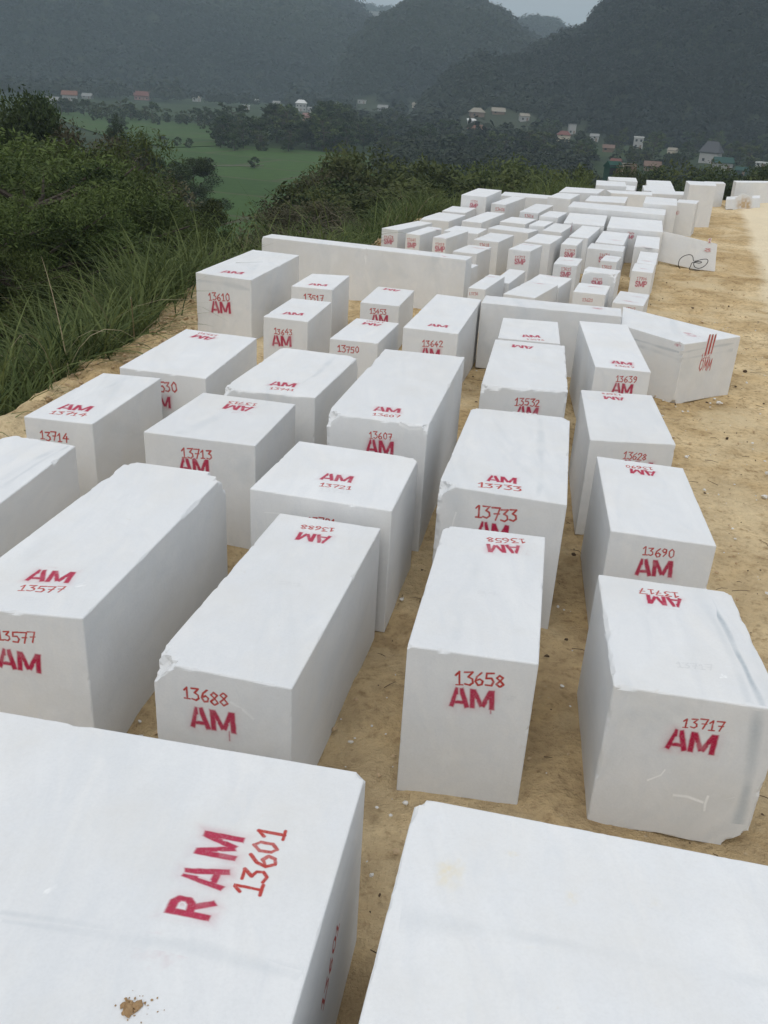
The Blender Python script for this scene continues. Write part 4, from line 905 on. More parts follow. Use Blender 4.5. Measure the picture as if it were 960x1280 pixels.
def tree_proto(kind, H, rad, nclump, nleaf, lsize, r, trunk_h=0.35, layers=False, aspect=2.2, stems=1, clump_r=0.28, bark=None):
    """trunk with limbs, and a crown of leaf clumps carried at the limb ends; returns two meshes"""
    parts, tips = [], []
    for s in range(stems):
        bx, by = (r.normal(0, .05*H, 2) if stems > 1 else (0, 0)); lean = r.normal(0, .05, 2)*H
        n = 6; pts = [(bx+lean[0]*(i/n)**1.5, by+lean[1]*(i/n)**1.5, -0.6+(H*0.86+0.6)*i/n) for i in range(n+1)]
        r0 = (0.022*H if stems == 1 else 0.010*H)
        parts.append(tube(pts, [r0*(1.1-0.95*i/n) for i in range(n+1)], 7))
        nb = max(5, int(nclump*0.6/stems))
        for k in range(nb):
            t = r.uniform(trunk_h, 0.98); z = H*0.86*t; ax = r.random()*2*math.pi
            prof = math.sin(math.pi*min(1, max(0.06, (t-trunk_h)/(1.12-trunk_h)))**0.8)
            ln = rad*(0.35+0.75*prof)*r.uniform(.65, 1.1)
            b0 = np.array([bx+lean[0]*t**1.5, by+lean[1]*t**1.5, z]); b1 = b0+np.array([math.cos(ax)*ln, math.sin(ax)*ln, ln*r.uniform(.1, .6)])
            md = (b0+b1)/2+r.normal(0, .05*ln, 3)
            parts.append(tube([b0, md, b1], [r0*.42, r0*.27, r0*.1], 5)); tips += [b1, (md+b1)/2]
        tips.append(np.array([bx+lean[0], by+lean[1], H*0.92]))
    tips = np.array(tips); pick = r.integers(0, len(tips), nclump) if nclump < len(tips) else np.concatenate([np.arange(len(tips)), r.integers(0, len(tips), nclump-len(tips))])
    C, S, T = [], [], []
    for i in pick:
        cr = rad*clump_r*r.uniform(.6, 1.35); m = int(nleaf*r.uniform(.6, 1.4))
        p = r.normal(0, 1, (m, 3)); p /= np.linalg.norm(p, axis=1, keepdims=True)+1e-9; p *= (r.random((m, 1))**0.45)*cr
        p[:, 2] *= 0.33 if layers else 0.62
        if layers: p[:, 2] -= 0.35*(p[:, 0]**2+p[:, 1]**2)/cr
        C.append(p+tips[i]+r.normal(0, cr*.25, 3)); S.append(lsize*r.uniform(.6, 1.35, m)); T.append(np.clip(r.normal(.5, .2)+r.normal(0, .2, m), 0, 1))
    C = np.concatenate(C); S = np.concatenate(S); T = np.concatenate(T)
    LV, LF = leaf_quads(C, S, r, aspect, 0.35 if layers else 0.15, 0.6)
    tv, tf = merge(parts)
    def mk(nm, V, F, mat, col=None):
        o = mesh_np(nm, V, F, mat, None, smooth=False, col=col); me = o.data; bpy.data.objects.remove(o); return me
    H = float(np.percentile(C[:, 2], 99.3))
    return {'H': H, 'trunk': mk('trunk', tv, tf, bark or BARK), 'crown': mk('crown', LV, LF, LEAF[kind], np.repeat(T, 4))}
r_ = np.random.default_rng(3)
PROTO = {
 'feathery': [tree_proto('feathery', 8, 3.4, 64, 640, .042, r_, .22, True, 3.8, 1, .30) for _ in range(3)],
 'dense': [tree_proto('dense', 8, 2.7, 64, 420, .085, r_, .15, False, 2.0, 1, .30) for _ in range(3)],
 'sparse': [tree_proto('sparse', 6, 2.2, 55, 150, .05, r_, .15, False, 2.6, 3, .30, PALEBARK) for _ in range(3)],
 'scrub': [tree_proto('scrub', 4, 2.1, 54, 360, .06, r_, .08, False, 2.4, 3, .30) for _ in range(3)],
 'thicket': [tree_proto('thicket', 7, 1.6, 46, 300, .06, r_, .25, False, 3.0, 4, .34, PALEBARK) for _ in range(2)],
 'valley': [tree_proto('dense', 12, 4.3, 46, 34, .62, r_, .12, False, 1.5, 1, .30) for _ in range(4)],
 'valley_pale': [tree_proto('scrub', 11, 4.2, 44, 30, .60, r_, .15, False, 1.5, 1, .28) for _ in range(2)],
}
def plant(name, proto, x, y, height, label, group, cat='tree', zoff=0.0, width=1.0):
    s = height/proto['H']
    o = empty(name, (x, y, float(ground_z(np.array([x]), np.array([y]))[0])-0.15+zoff), random.random()*6.28)
    o.scale = (s*width, s*width, s); tag(o, label, cat, group)
    for part in ('trunk', 'crown'):
        c = bpy.data.objects.new(part, proto[part]); COL.objects.link(c); c.parent = o
    return o
NEAR_TREES = [  # px, py of the top, range, kind, width
 (15,150,34,'feathery',1.1),(62,172,40,'feathery',1.0),(22,195,27,'feathery',1.1),(85,215,30,'feathery',1.0),(8,240,21,'feathery',.9),(126,236,33,'feathery',.9),(60,268,23,'feathery',.9),(-30,170,34,'feathery',1.2),(-55,250,22,'feathery',1.1),(40,300,19,'feathery',.8),
 (102,162,60,'sparse',1.2),(140,192,48,'sparse',1.1),(70,156,85,'sparse',1.2),(172,222,52,'sparse',1.1),(118,200,42,'sparse',.9),
 (42,122,100,'dense',.8),(15,122,70,'dense',1.0),(182,172,150,'dense',.8),(240,197,165,'dense',1.35),(214,207,150,'dense',1.2),(-25,140,60,'dense',1.1),(148,258,32,'dense',.9),(66,190,44,'dense',.9),(146,150,175,'dense',.55),(160,190,140,'dense',1.1),(128,196,130,'dense',1.2),
 (196,242,50,'thicket',.8),(216,250,47,'thicket',.8),(262,250,46,'thicket',.7),(240,262,50,'thicket',.6),(270,285,38,'thicket',.6),
 (400,206,85,'scrub',1.3),(430,204,78,'scrub',1.3),(462,198,92,'scrub',1.2),(498,198,95,'scrub',1.3),(535,206,82,'scrub',1.2),(378,215,75,'sparse',1.3),
 (392,248,36,'sparse',1.2),(420,258,31,'sparse',1.1),(452,244,42,'scrub',1.2),(480,232,50,'scrub',1.3),(520,232,52,'scrub',1.3),(556,216,90,'scrub',1.4),(600,208,110,'scrub',1.4),(640,208,110,'scrub',1.4),(676,212,95,'scrub',1.5),
 (498,252,40,'dense',.9),(545,236,45,'scrub',1.1),(560,228,60,'dense',1.0),(440,232,60,'dense',1.0),(410,236,56,'sparse',1.0),(590,222,75,'dense',1.1),(620,226,75,'scrub',1.2),(655,226,72,'scrub',1.2),(690,222,78,'scrub',1.1),
 (830,212,150,'dense',1.4),(872,214,140,'dense',1.4),(910,214,140,'scrub',1.3),(945,212,150,'dense',1.5),(905,222,90,'dense',1.4),(860,220,100,'scrub',1.4),(935,222,100,'scrub',1.4),(965,220,100,'dense',1.4),(985,212,140,'dense',1.4),(800,216,130,'scrub',1.2),(735,217,90,'scrub',1.0),
]
TREE_LABEL = {
 'feathery': 'feathery light green tree with drooping fronds on the slope at the far left',
 'sparse': 'thin brownish tree with sparse leaves showing its stems on the slope',
 'dense': 'dark green bushy tree standing on the slope below the yard',
 'thicket': 'slender upright tree with pale bare stems below the grass',
 'scrub': 'olive green spreading bush on the slope beyond the blocks',
}
TREE_GROUP = {'feathery': 'feathery trees on the left slope', 'sparse': 'thin sparse trees on the slope', 'dense': 'dark bushy trees on the slope', 'thicket': 'slender pale stemmed trees below the grass', 'scrub': 'olive bushes on the slope'}
TREE_NAME = {'feathery': 'feathery_tree', 'sparse': 'sparse_tree', 'dense': 'bushy_tree', 'thicket': 'slender_tree', 'scrub': 'spreading_bush'}
for i, (px, py, r, k, wd) in enumerate(NEAR_TREES):
    P = at_range(px, py, r); gz = float(ground_z(P[:1], P[1:2])[0]); h = max(1.6, P[2]-gz)
    if h > 13: k2 = wd*13/h
    else: k2 = wd
    pr = PROTO[k][i % len(PROTO[k])]
    # keep crowns in proportion: widen a short tree, narrow a tall one
    plant(TREE_NAME[k], pr, P[0], P[1], h, TREE_LABEL[k], TREE_GROUP[k], 'bush' if k == 'scrub' else 'tree', width=k2*np.clip(1.25-0.03*h, .75, 1.25))
# valley houses: px, py of the front wall, width in px, storeys, walls, roof, form, label
HS = [
 (87,126,19,1.4,'white','orange','gable','white house with orange tiled roof at the far left beyond the field'),
 (68,129,16,.7,'grey','grey','gable','low grey roofed shed left of the orange roofed white house'),
 (155,118,15,.7,'grey','grey','shed','dim grey roof behind the trees between the two left reddish houses'),
 (177,125,20,1.2,'pink','red','gable','house with dull red roof beyond the far tree line'),
 (216,120,16,1.4,'cream','pink','gable','pale house with pinkish roof at the foot of the left hill'),
 (307,137,11,1.0,'white','white','flat','small house with flat white roof behind the middle grove'),
 (320,129,9,1.0,'white','white','gable','tiny white house farther back above the middle grove'),
 (376,139,15,2.2,'white','white','hip','bright white tall villa standing above the middle grove'),
 (388,141,9,1.0,'white','grey','gable','small white annexe just right of the bright white villa'),
 (385,155,13,1.6,'pink','pink','gable','pink gabled house peeping out of the middle grove'),
 (419,136,11,1.0,'grey','grey','gable','small grey house right of the bright white villa'),
 (452,130,12,1.0,'white','grey','flat','pale grey house near the foot of the hills, left of two red roofs'),
 (596,171,24,1.2,'brown','orange','gable','wide house with bright orange red roof in the middle of the village'),
 (597,147,20,1.0,'brown','tan','hip','house with pale tan hip roof behind the orange red roofed house'),
 (623,144,18,.7,'brown','tan','gable','low long tan roofed shed, farthest right of the tan roofed pair'),
 (590,155,13,.7,'grey','white','shed','low shed with white sheet roof between tan and orange red roofs'),
 (704,180,18,1.6,'cream','red','hip','house with red hip roof left of the white two storey house'),
 (715,168,10,1.8,'white','grey','flat','narrow white house behind the red hip roof'),
 (797,186,13,2.0,'white','white','flat','white two storey house among trees above the blocks'),
 (884,204,26,1.6,'white','dark','steep','big house with steep dark grey hip roof at the right'),
 (904,213,24,1.0,'white','green','gable','low white house with green roof in front of the steep dark roof'),
 (925,219,15,.7,'green','green','gable','small open shelter with dark green roof right of the green roofed house'),
 (950,209,14,.7,'white','white','flat','small white flat house at the right edge of the village'),
 (815,214,22,.7,'brown','brown','gable','low brown roofed house above the far end of the blocks'),
 (760,190,16,.7,'brown','brown','gable','long brown roofed shed left of the white two storey house'),
 (108,123,13,.7,'grey','grey','gable','small grey roofed house just right of the orange roofed one at the left'),
 (246,127,12,1.0,'white','tan','gable','small pale house right of the pinkish roofed house below the left hill'),
 (345,133,10,1.0,'white','grey','gable','small pale house just left of the bright white villa'),
 (478,140,14,1.0,'white','grey','gable','pale house on the far field edge left of the tan roofed pair'),
 (520,136,12,1.0,'cream','tan','gable','pale house at the foot of the middle hill, alone beside the far field'),
 (656,152,13,1.0,'white','tan','gable','pale tan roofed house between the tan roofed pair and the red hip roof'),
 (742,178,12,1.0,'white','grey','gable','small white grey roofed house left of the white two storey house'),
 (838,196,12,1.0,'cream','tan','gable','small tan roofed house between the two storey house and the steep roof'),
 (768,208,14,.7,'brown','red','gable','small house with dark red roof above the green shed'),
]
# valley trees
def valley_tree(px, py_base, top, kinds, label, group):
    for h_ in HS:      # leave the houses in view
        if abs(px-h_[0]) < h_[2]*.5+10 and py_base > h_[1]-1 and top < h_[1]-2: top = h_[1]-2+random.random()*2
    if py_base-top < 2.5: return
    P = on_z(px, py_base, VALLEY); r = math.hypot(P[0], P[1]); h = max(4.0, (py_base-top)/FPX*r*1.02)
    k = random.choice(kinds); pr = random.choice(PROTO[k])
    return plant('valley_tree', pr, P[0], P[1], h, label, group, width=random.uniform(.85, 1.25))
lab1 = 'dark round tree in the line of trees along the far edge of the rice field'; g1 = 'trees along the far field edge'
for i in range(34):
    x = 62+i*6.6+random.uniform(-4, 4); b = 141+(x-62)*0.10+random.uniform(-5, 3)
    valley_tree(x, b, b-random.uniform(8, 19), ['valley', 'valley', 'valley_pale'], lab1, g1)
lab2 = 'dark tall tree in the big grove standing in the middle of the rice fields'; g2 = 'trees of the grove between the fields'
for i in range(58):
    x = random.uniform(276, 472); e = 1-((x-370)/115)**2*0.6
    b = random.uniform(168, 190)+(x-280)*0.012; valley_tree(x, b, b-random.uniform(24, 46)*e, ['valley', 'valley', 'valley', 'valley_pale'], lab2, g2)
for x, b, t in [(270,178,156),(280,182,152),(276,186,165),(146,165,146),(152,167,150),(118,152,144),(205,183,174),(222,184,176),(236,186,177),(162,186,176),(178,188,179),(300,186,178),(330,190,181),(262,214,204),(318,212,203)]: valley_tree(x, b, t, ['valley'], lab2 if x > 200 else 'small dark tree standing alone in the green field on the left', g2 if x > 200 else 'lone trees in the left field')
lab3 = 'green tree among the village houses at the foot of the hills'; g3 = 'trees among the village houses'
HOUSE_KEEP = [(885,203,17),(905,211,17),(925,220,14),(705,178,13),(795,184,12),(594,170,14),(597,146,10),(622,142,10),(765,226,9),(815,212,12),(950,208,10),(590,155,7),(640,190,9),(745,186,8)]
cnt = 0
while cnt < 190:
    x = random.uniform(455, 1000); lo_b = 160+(x-460)*0.055; b = random.uniform(lo_b-12, lo_b+34)
    h = random.uniform(12, 26)*(0.7+0.5*(b-lo_b+12)/46)
    if any(abs(x-hx) < hw and b > hy-3 and b-h < hy+1 for hx, hy, hw in HOUSE_KEEP): continue
    valley_tree(x, b, b-h, ['valley', 'valley', 'valley_pale'], lab3, g3); cnt += 1

# scrub carpet hiding the slope: leaf clumps, nobody could count them
def carpet(name, n, dmin, dmax, ymin, ymax, csize, lsize, per, kind, seed, kindtag='stuff', zlift=.25, xr=(-140, 40), az_=(-0.75, 0.55)):
    r = np.random.default_rng(seed); C, S, T = [], [], []; got = 0
    while got < n:
        a = r.uniform(*az_); q = 8*np.exp(r.random()*math.log(150/8)); x, y = q*math.sin(a), q*math.cos(a)
        d = float(pad_dist(np.array([x]), np.array([y]))[0])
        if not (dmin < d < dmax and ymin < y < ymax): continue
        got += 1; cr = csize*r.uniform(.5, 1.5)*(0.6+0.5*min(q, 60)/30); m = int(per*r.uniform(.6, 1.3))
        z = float(ground_z(np.array([x]), np.array([y]))[0])
        p = r.normal(0, 1, (m, 3)); p /= np.linalg.norm(p, axis=1, keepdims=True); p *= cr*(r.random((m, 1))**.5); p[:, 2] *= .75
        C.append(p+[x, y, z+zlift*cr]); S.append(lsize*(0.6+0.5*min(q, 60)/30)*r.uniform(.6, 1.4, m)); T.append(np.clip(r.normal(.42, .22)+r.normal(0, .18, m), 0, 1))
    C, S, T = np.concatenate(C), np.concatenate(S), np.concatenate(T)
    V, F = leaf_quads(C, S, r, 2.0, .2, .7)
    return tag(mesh_np(name, V, F, LEAF[kind], col=np.repeat(T, 4)), kind=kindtag)
carpet('undergrowth', 1800, 1.2, 95, 2, 200, .75, .055, 300, 'thicket', 21)
carpet('undergrowth', 600, 2.5, 95, 2, 200, .85, .055, 260, 'dense', 22, zlift=.5)
carpet('undergrowth', 420, 1.0, 30, 14, 90, .55, .04, 300, 'scrub', 23, zlift=.4)
carpet('undergrowth', 260, 2.0, 30, 4, 60, .7, .04, 160, 'sparse', 24, zlift=.9, az_=(-.75, .1))

# tall grass along the rim
def grass(seed, nclump, per, Hm, dmin, dmax, kind='grass', wid=.010, along=(0, 1), tint=.5):
    r = np.random.default_rng(seed); V, F, T, base = [], [], [], 0
    rim = PAD[1:17]; seg_ = np.diff(rim, axis=0); ln = np.hypot(*seg_.T); cum = np.concatenate([[0], np.cumsum(ln)])
    for c in range(nclump):
        s = r.uniform(along[0], along[1])*cum[-1]; i = min(np.searchsorted(cum, s)-1, len(ln)-1); i = max(i, 0)
        p = rim[i]+seg_[i]*(s-cum[i])/ln[i]; nrm = np.array([-seg_[i][1], seg_[i][0]])/ln[i]
        d = r.uniform(dmin, dmax); cx, cy = p+nrm*d; ct = np.clip(r.normal(tint, .18), 0, 1); hh = Hm*r.uniform(.65, 1.25)
        k = int(per*r.uniform(.5, 1.5)); th = r.random(k)*2*math.pi
        x0 = cx+r.normal(0, .13, k); y0 = cy+r.normal(0, .13, k); z0 = ground_z(x0, y0)-.05
        out_ = hh*r.uniform(.25, .95, k); h_ = hh*r.uniform(.55, 1.1, k); dr = h_*r.uniform(.05, .6, k)
        t = np.linspace(0, 1, 8)[None, :]
        X = x0[:, None]+np.cos(th)[:, None]*out_[:, None]*t**1.7; Y = y0[:, None]+np.sin(th)[:, None]*out_[:, None]*t**1.7
        Z = z0[:, None]+h_[:, None]*t-dr[:, None]*t**3.2
        wd = wid*(1-t**2.2)*r.uniform(.7, 1.5, k)[:, None]+.0015
        sx, sy = -np.sin(th)[:, None]*wd, np.cos(th)[:, None]*wd
        tw = r.uniform(-.5, .5, k)[:, None]*wd
        A_ = np.stack([X+sx, Y+sy, Z+tw], -1); B_ = np.stack([X-sx, Y-sy, Z-tw], -1)
        P = np.stack([A_, B_], 2).reshape(k, 16, 3); V.append(P.reshape(-1, 3))
        f = np.array([[2*j, 2*j+1, 2*j+3, 2*j+2] for j in range(7)]); F.append((f[None]+16*np.arange(k)[:, None, None]).reshape(-1, 4)+base); base += 16*k
        T.append(np.clip(np.repeat(ct+r.normal(0, .18, k), 16)+r.normal(.05, .02, 16*k), 0, 1))
    return tag(mesh_np('tall_grass', np.concatenate(V), np.concatenate(F), LEAF[kind], smooth=True, col=np.concatenate(T)), kind='stuff')
grass(31, 230, 32, 1.35, .3, 2.2)
grass(32, 170, 20, 1.1, .05, .9)
grass(33, 110, 24, 1.5, .8, 4.0)
grass(34, 60, 7, 1.7, .2, 3.0, 'straw', .005)
grass(35, 160, 24, 1.5, .1, 3.0, along=(.55, 1))

grass(36, 110, 6, 1.6, .2, 2.4, wid=.010, tint=.8)

grass(38, 130, 28, 1.75, .25, 1.8, along=(.10, .40), tint=.6)

# clods and stone chips on the ground
def pebbles(name, pts, sizes, mat, seed):
    r = np.random.default_rng(seed); V, F, o_ = [], [], 0
    ph = (1+5**.5)/2; I = np.array([(-1, ph, 0), (1, ph, 0), (-1, -ph, 0), (1, -ph, 0), (0, -1, ph), (0, 1, ph), (0, -1, -ph), (0, 1, -ph), (ph, 0, -1), (ph, 0, 1), (-ph, 0, -1), (-ph, 0, 1)])/1.9
    f = np.array([(0, 11, 5), (0, 5, 1), (0, 1, 7), (0, 7, 10), (0, 10, 11), (1, 5, 9), (5, 11, 4), (11, 10, 2), (10, 7, 6), (7, 1, 8), (3, 9, 4), (3, 4, 2), (3, 2, 6), (3, 6, 8), (3, 8, 9), (4, 9, 5), (2, 4, 11), (6, 2, 10), (8, 6, 7), (9, 8, 1)])
    for p, s in zip(pts, sizes):
        v = I*r.uniform(.6, 1.2, (12, 1))*s*np.array([r.uniform(.7, 1.3), r.uniform(.7, 1.3), r.uniform(.4, .9)])
        a = r.random()*6.28; R_ = np.array([[math.cos(a), -math.sin(a), 0], [math.sin(a), math.cos(a), 0], [0, 0, 1]])
        V.append(v@R_.T+p); F.append(f+o_); o_ += 12
    return tag(mesh_np(name, np.concatenate(V), np.concatenate(F), mat), kind='stuff')
M_CLOD = simple_mat('dry_clod', (0.40, 0.28, 0.16), (0.55, 0.42, 0.27), 20, .95)
M_CHIP = simple_mat('marble_chip', (0.60, 0.57, 0.52), (0.74, 0.73, 0.70), 20, .8)
M_TWIG = simple_mat('dark_litter', (0.05, 0.035, 0.02), (0.12, 0.08, 0.05), 20, .95)
r2 = np.random.default_rng(77)
pts = []
while len(pts) < 1500:
    x, y = r2.uniform(-4.6, 0), r2.uniform(5, 24); d = float(pad_dist(np.array([x]), np.array([y]))[0])
    if -0.55 < d < 0.35: pts.append((x, y, 0.10+0.10*r2.random()*math.exp(-(d+.1)**2/.1)-max(d, 0)*.5))
pebbles('dirt_clods', pts, r2.gamma(1.3, .013, len(pts))+.005, M_CLOD, 1)
pts = [(r2.uniform(-3, 9), r2.uniform(2.2, 22), .004) for _ in range(2600)]
pebbles('earth_crumbs', pts, r2.gamma(1.3, .006, len(pts))+.003, M_CLOD, 2)
pts = [(r2.uniform(-2, 9), r2.uniform(2.2, 16), .004) for _ in range(1300)]
pebbles('marble_chips', pts, r2.gamma(1.3, .007, len(pts))+.003, M_CHIP, 3)
pts = [(r2.uniform(0, 9), r2.uniform(2.2, 20), .006) for _ in range(1700)]
pebbles('dark_litter', pts, r2.gamma(1.2, .0045, len(pts))+.002, M_TWIG, 4)
# twigs lying about
V, F, o_ = [], [], 0
for _ in range(320):
    x, y = r2.uniform(0, 8), r2.uniform(2.4, 15); a = r2.random()*6.28; l = r2.uniform(.03, .16); b_ = r2.normal(0, .3)
    p = [(x, y, .006), (x+l*.5*math.cos(a), y+l*.5*math.sin(a), .012), (x+l*math.cos(a+b_), y+l*math.sin(a+b_), .008)]
    v, f = tube(p, [.003, .003, .0015], 4); V.append(v); F.append(f+o_); o_ += len(v)
tag(mesh_np('fallen_twigs', np.concatenate(V), np.concatenate(F), M_TWIG), kind='stuff')

p0_, n_ = face_frame('A', 'T'); cc = hit(163, 1259, p0_, n_); r3 = np.random.default_rng(5)
pp_ = [cc+np.array([*r3.normal(0, .011, 2), .002+.004*r3.random()]) for _ in range(60)]+[cc+np.array([r3.normal(.02, .03), r3.normal(0, .02), .002]) for _ in range(30)]
dc = pebbles('dirt_clump', [q-cc for q in pp_], np.concatenate([r3.gamma(2, .0022, 60)+.002, r3.gamma(1.5, .001, 30)+.001]), simple_mat('brown_dirt', (.26, .16, .08), (.42, .28, .15), 60, .95), 9)
dc.location = cc; pass

# ------------------------------------------------------------------ hills with forest
M_HILL = simple_mat('hill_soil', (0.020, 0.028, 0.014), (0.045, 0.055, 0.028), 0.02, 0.95)
M_CLIFF = simple_mat('pale_cliff', (0.22, 0.22, 0.20), (0.34, 0.34, 0.31), 0.05, 0.95)
def crown_lobes(P, rad, seed, tint, nq=44):
    """tree tops seen from afar: leafy facets spread over each crown"""
    r = np.random.default_rng(seed); n = len(P)
    d = r.normal(0, 1, (n, nq, 3)); d[..., 2] = np.abs(d[..., 2])*1.1-.15; d /= np.linalg.norm(d, axis=2, keepdims=True)
    C = P[:, None]+d*(rad[:, None]*r.uniform(.55, 1.1, (n, nq)))[..., None]
    nm = d+r.normal(0, .30, d.shape)+[0, 0, .35]; nm /= np.linalg.norm(nm, axis=2, keepdims=True)
    a = np.cross(nm, r.normal(0, 1, d.shape)); a /= np.linalg.norm(a, axis=2, keepdims=True); b = np.cross(nm, a)
    s = (rad[:, None]*r.uniform(.09, .27, (n, nq)))[..., None]
    V = np.stack([C-a*s*1.3, C+b*s*.8, C+a*s*1.2, C-b*s*.9], 2).reshape(-1, 3)
    T = np.clip(np.repeat(np.repeat(tint, nq)+r.normal(0, .07, n*nq), 4), 0, 1)
    return V, np.arange(len(V)).reshape(-1, 4), T
HILLPOS = {}
def hill(R0, R1, sil, ntree, rad, seed, name='hill', rough=17.0, convex=1.0, cliff=False, tint0=.45):
    """karst hill: foot at R0, ridge at R1, ridge height from the skyline (px, py)"""
    az_s, el_s = np.array([azel(*q) for q in sil]).T
    az = np.linspace(az_s[0], az_s[-1], 190); el = np.interp(az, az_s, el_s)
    tt = np.concatenate([np.linspace(0, 1, 60), np.linspace(1.04, 1.8, 14)])
    A, Tt = np.meshgrid(az, tt); R = R0+(R1-R0)*Tt
    X, Y = R*np.sin(A), R*np.cos(A)
    top = CAMH+R1*el
    def height(A, Tt, X, Y):
        tp = np.interp(A, az, top)
        s = np.where(Tt <= 1, np.sin(np.clip(Tt, 0, 1)*math.pi/2)**convex, 1-0.6*(Tt-1))
        n = fbm(X*.006+seed, Y*.006, 0, 5)+1.3*(0.4-np.abs(vnoise(X*.008, Y*.008+seed)))+0.8*(0.4-np.abs(vnoise(X*.02, Y*.02+seed)))
        edge = np.clip(np.minimum(Tt*3, 1.0), 0, 1)*(0.25+0.75*np.clip(np.abs(Tt-1)*3, 0, 1))
        return VALLEY-1+(tp-VALLEY)*s+n*rough*edge
    Z = height(A, Tt, X, Y)
    here = []
    for k, h_ in enumerate(HS):          # houses standing on the lower slope: where the slope meets the line of sight
        a_, e_ = azel(h_[0], h_[1])
        if not az[0] < a_ < az[-1] or (VALLEY-CAMH)/e_ < R0+3: continue
        r_h = np.linspace(R0, R0+(R1-R0)*.45, 120); tq = (r_h-R0)/(R1-R0); xs, ys = r_h*math.sin(a_), r_h*math.cos(a_)
        hz_ = height(np.full(120, a_), tq, xs, ys); ok = np.nonzero(hz_ >= CAMH+r_h*e_)[0]
        if len(ok) and r_h[ok[0]] < HILLPOS.get(k, (9e9,))[0]:
            i_ = ok[0]; HILLPOS[k] = (r_h[i_], xs[i_], ys[i_], hz_[i_]); here.append((a_, r_h[i_]))
    o = mesh_np(name, np.stack([X, Y, Z], -1).reshape(-1, 3), grid_faces(len(az), len(tt)), M_CLIFF if cliff else M_HILL, smooth=True); tag(o, kind='structure')
    if ntree:
        r = np.random.default_rng(seed+5)
        a = r.uniform(az[0], az[-1], ntree); q = np.sqrt(r.uniform((R0/R1)**2, 1.03**2, ntree)); t_ = (q*R1-R0)/(R1-R0)
        x, y = q*R1*np.sin(a), q*R1*np.cos(a); z = height(a, t_, x, y)
        ok = np.ones(ntree, bool)
        for a_, r_h in here: ok &= ~((np.abs(a-a_) < 11/r_h) & (q*R1 > r_h-45) & (q*R1 < r_h+13))
        x, y, z = x[ok], y[ok], z[ok]; ntree = len(x)
        rd = rad*np.exp(r.normal(0, .32, ntree)); patch = fbm(x*.005+seed, y*.005, 0, 4)
        V, F, T = crown_lobes(np.stack([x, y, z+rd*.35], -1), rd, seed+9, np.clip(tint0+.6*patch+r.normal(0, .07, ntree), 0, 1))
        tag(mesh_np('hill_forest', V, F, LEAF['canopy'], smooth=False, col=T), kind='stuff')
hill(1160, 1640, [(-260,-60),(-120,-75),(0,-70),(150,-62),(280,-48),(360,-30),(410,-12),(436,2),(448,14),(470,34),(495,58),(530,90),(560,120)], 15000, 5.7, 41, tint0=.42)
hill(1000, 1330, [(415,110),(440,62),(462,42),(482,27),(503,13),(512,6),(525,0),(545,-4),(570,-6),(590,-3),(600,3),(612,5),(622,8),(632,15),(640,24),(648,33),(665,44),(690,56),(730,80),(770,110)], 10000, 4.6, 42, rough=15)
hill(640, 960, [(520,150),(560,118),(600,96),(640,78),(670,60),(690,50),(709,42),(722,38),(733,34),(742,22),(750,12),(758,5),(768,-8),(790,-24),(830,-46),(900,-70),(980,-85),(1100,-95),(1260,-80)], 16000, 3.5, 43, rough=15, tint0=.36)
hill(1700, 2000, [(600,60),(630,44),(645,31),(655,28),(668,26),(684,27),(694,31),(702,36),(709,41),(725,56),(760,80)], 2500, 5.5, 44, rough=3)
hill(2250, 2600, [(405,30),(425,6),(440,8),(455,9),(470,11),(484,13),(500,15),(515,20),(540,34)], 1200, 6.5, 45, rough=4)
# quarried pale face on the far ridge
p_ = [at_range(x, y, 2240) for x, y in ((447, 13), (462, 14), (478, 15), (490, 17), (499, 19), (497, 23), (486, 23.5), (474, 24), (462, 22), (452, 19))]
P = np.array(p_); Pb = P+np.array([0, 25, -3]); n_ = len(P)
tag(mesh_np('quarry_cliff', np.concatenate([P, Pb]), [np.arange(n_)[None], np.array([[i, i+n_, (i+1) % n_+n_, (i+1) % n_] for i in range(n_)])], M_CLIFF), kind='structure')
HOUSE_XY = [HILLPOS[k][1:3] if k in HILLPOS else tuple(on_z(h_[0], h_[1], VALLEY)[:2]) for k, h_ in enumerate(HS)]
# woods on the valley floor between the houses and the hills
r5 = np.random.default_rng(90)
def valley_wood(n, az0, az1, ra, rb, rad, seed, gaps):
    r = np.random.default_rng(seed); a = r.uniform(az0, az1, n); q = np.sqrt(r.uniform(ra**2, rb**2, n)); x, y = q*np.sin(a), q*np.cos(a)
    keep = fbm(x*.012, y*.012, 0, 3) > gaps
    for hx, hy in HOUSE_XY:
        ha, hr = math.atan2(hx, hy), math.hypot(hx, hy); keep &= ~((np.abs(a-ha) < 11/hr) & (q > hr-95) & (q < hr+14))
    x, y = x[keep], y[keep]; m = len(x)
    rd = rad*np.exp(r.normal(0, .3, m))
    V, F, T = crown_lobes(np.stack([x, y, ground_z(x, y)+rd*.8], -1), rd, seed, np.clip(.45+.25*fbm(x*.02, y*.02, 0, 2)+r.normal(0, .16, m), 0, 1))
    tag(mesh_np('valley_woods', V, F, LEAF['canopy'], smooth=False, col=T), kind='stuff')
valley_wood(1500, azel(-60, 120)[0], azel(470, 140)[0], 960, 1120, 5.2, 61, -.15)
valley_wood(2600, azel(440, 140)[0], azel(1080, 190)[0], 480, 760, 3.6, 62, -.25)
valley_wood(2600, azel(470, 200)[0], azel(1100, 220)[0], 150, 480, 2.2, 63, -.3)

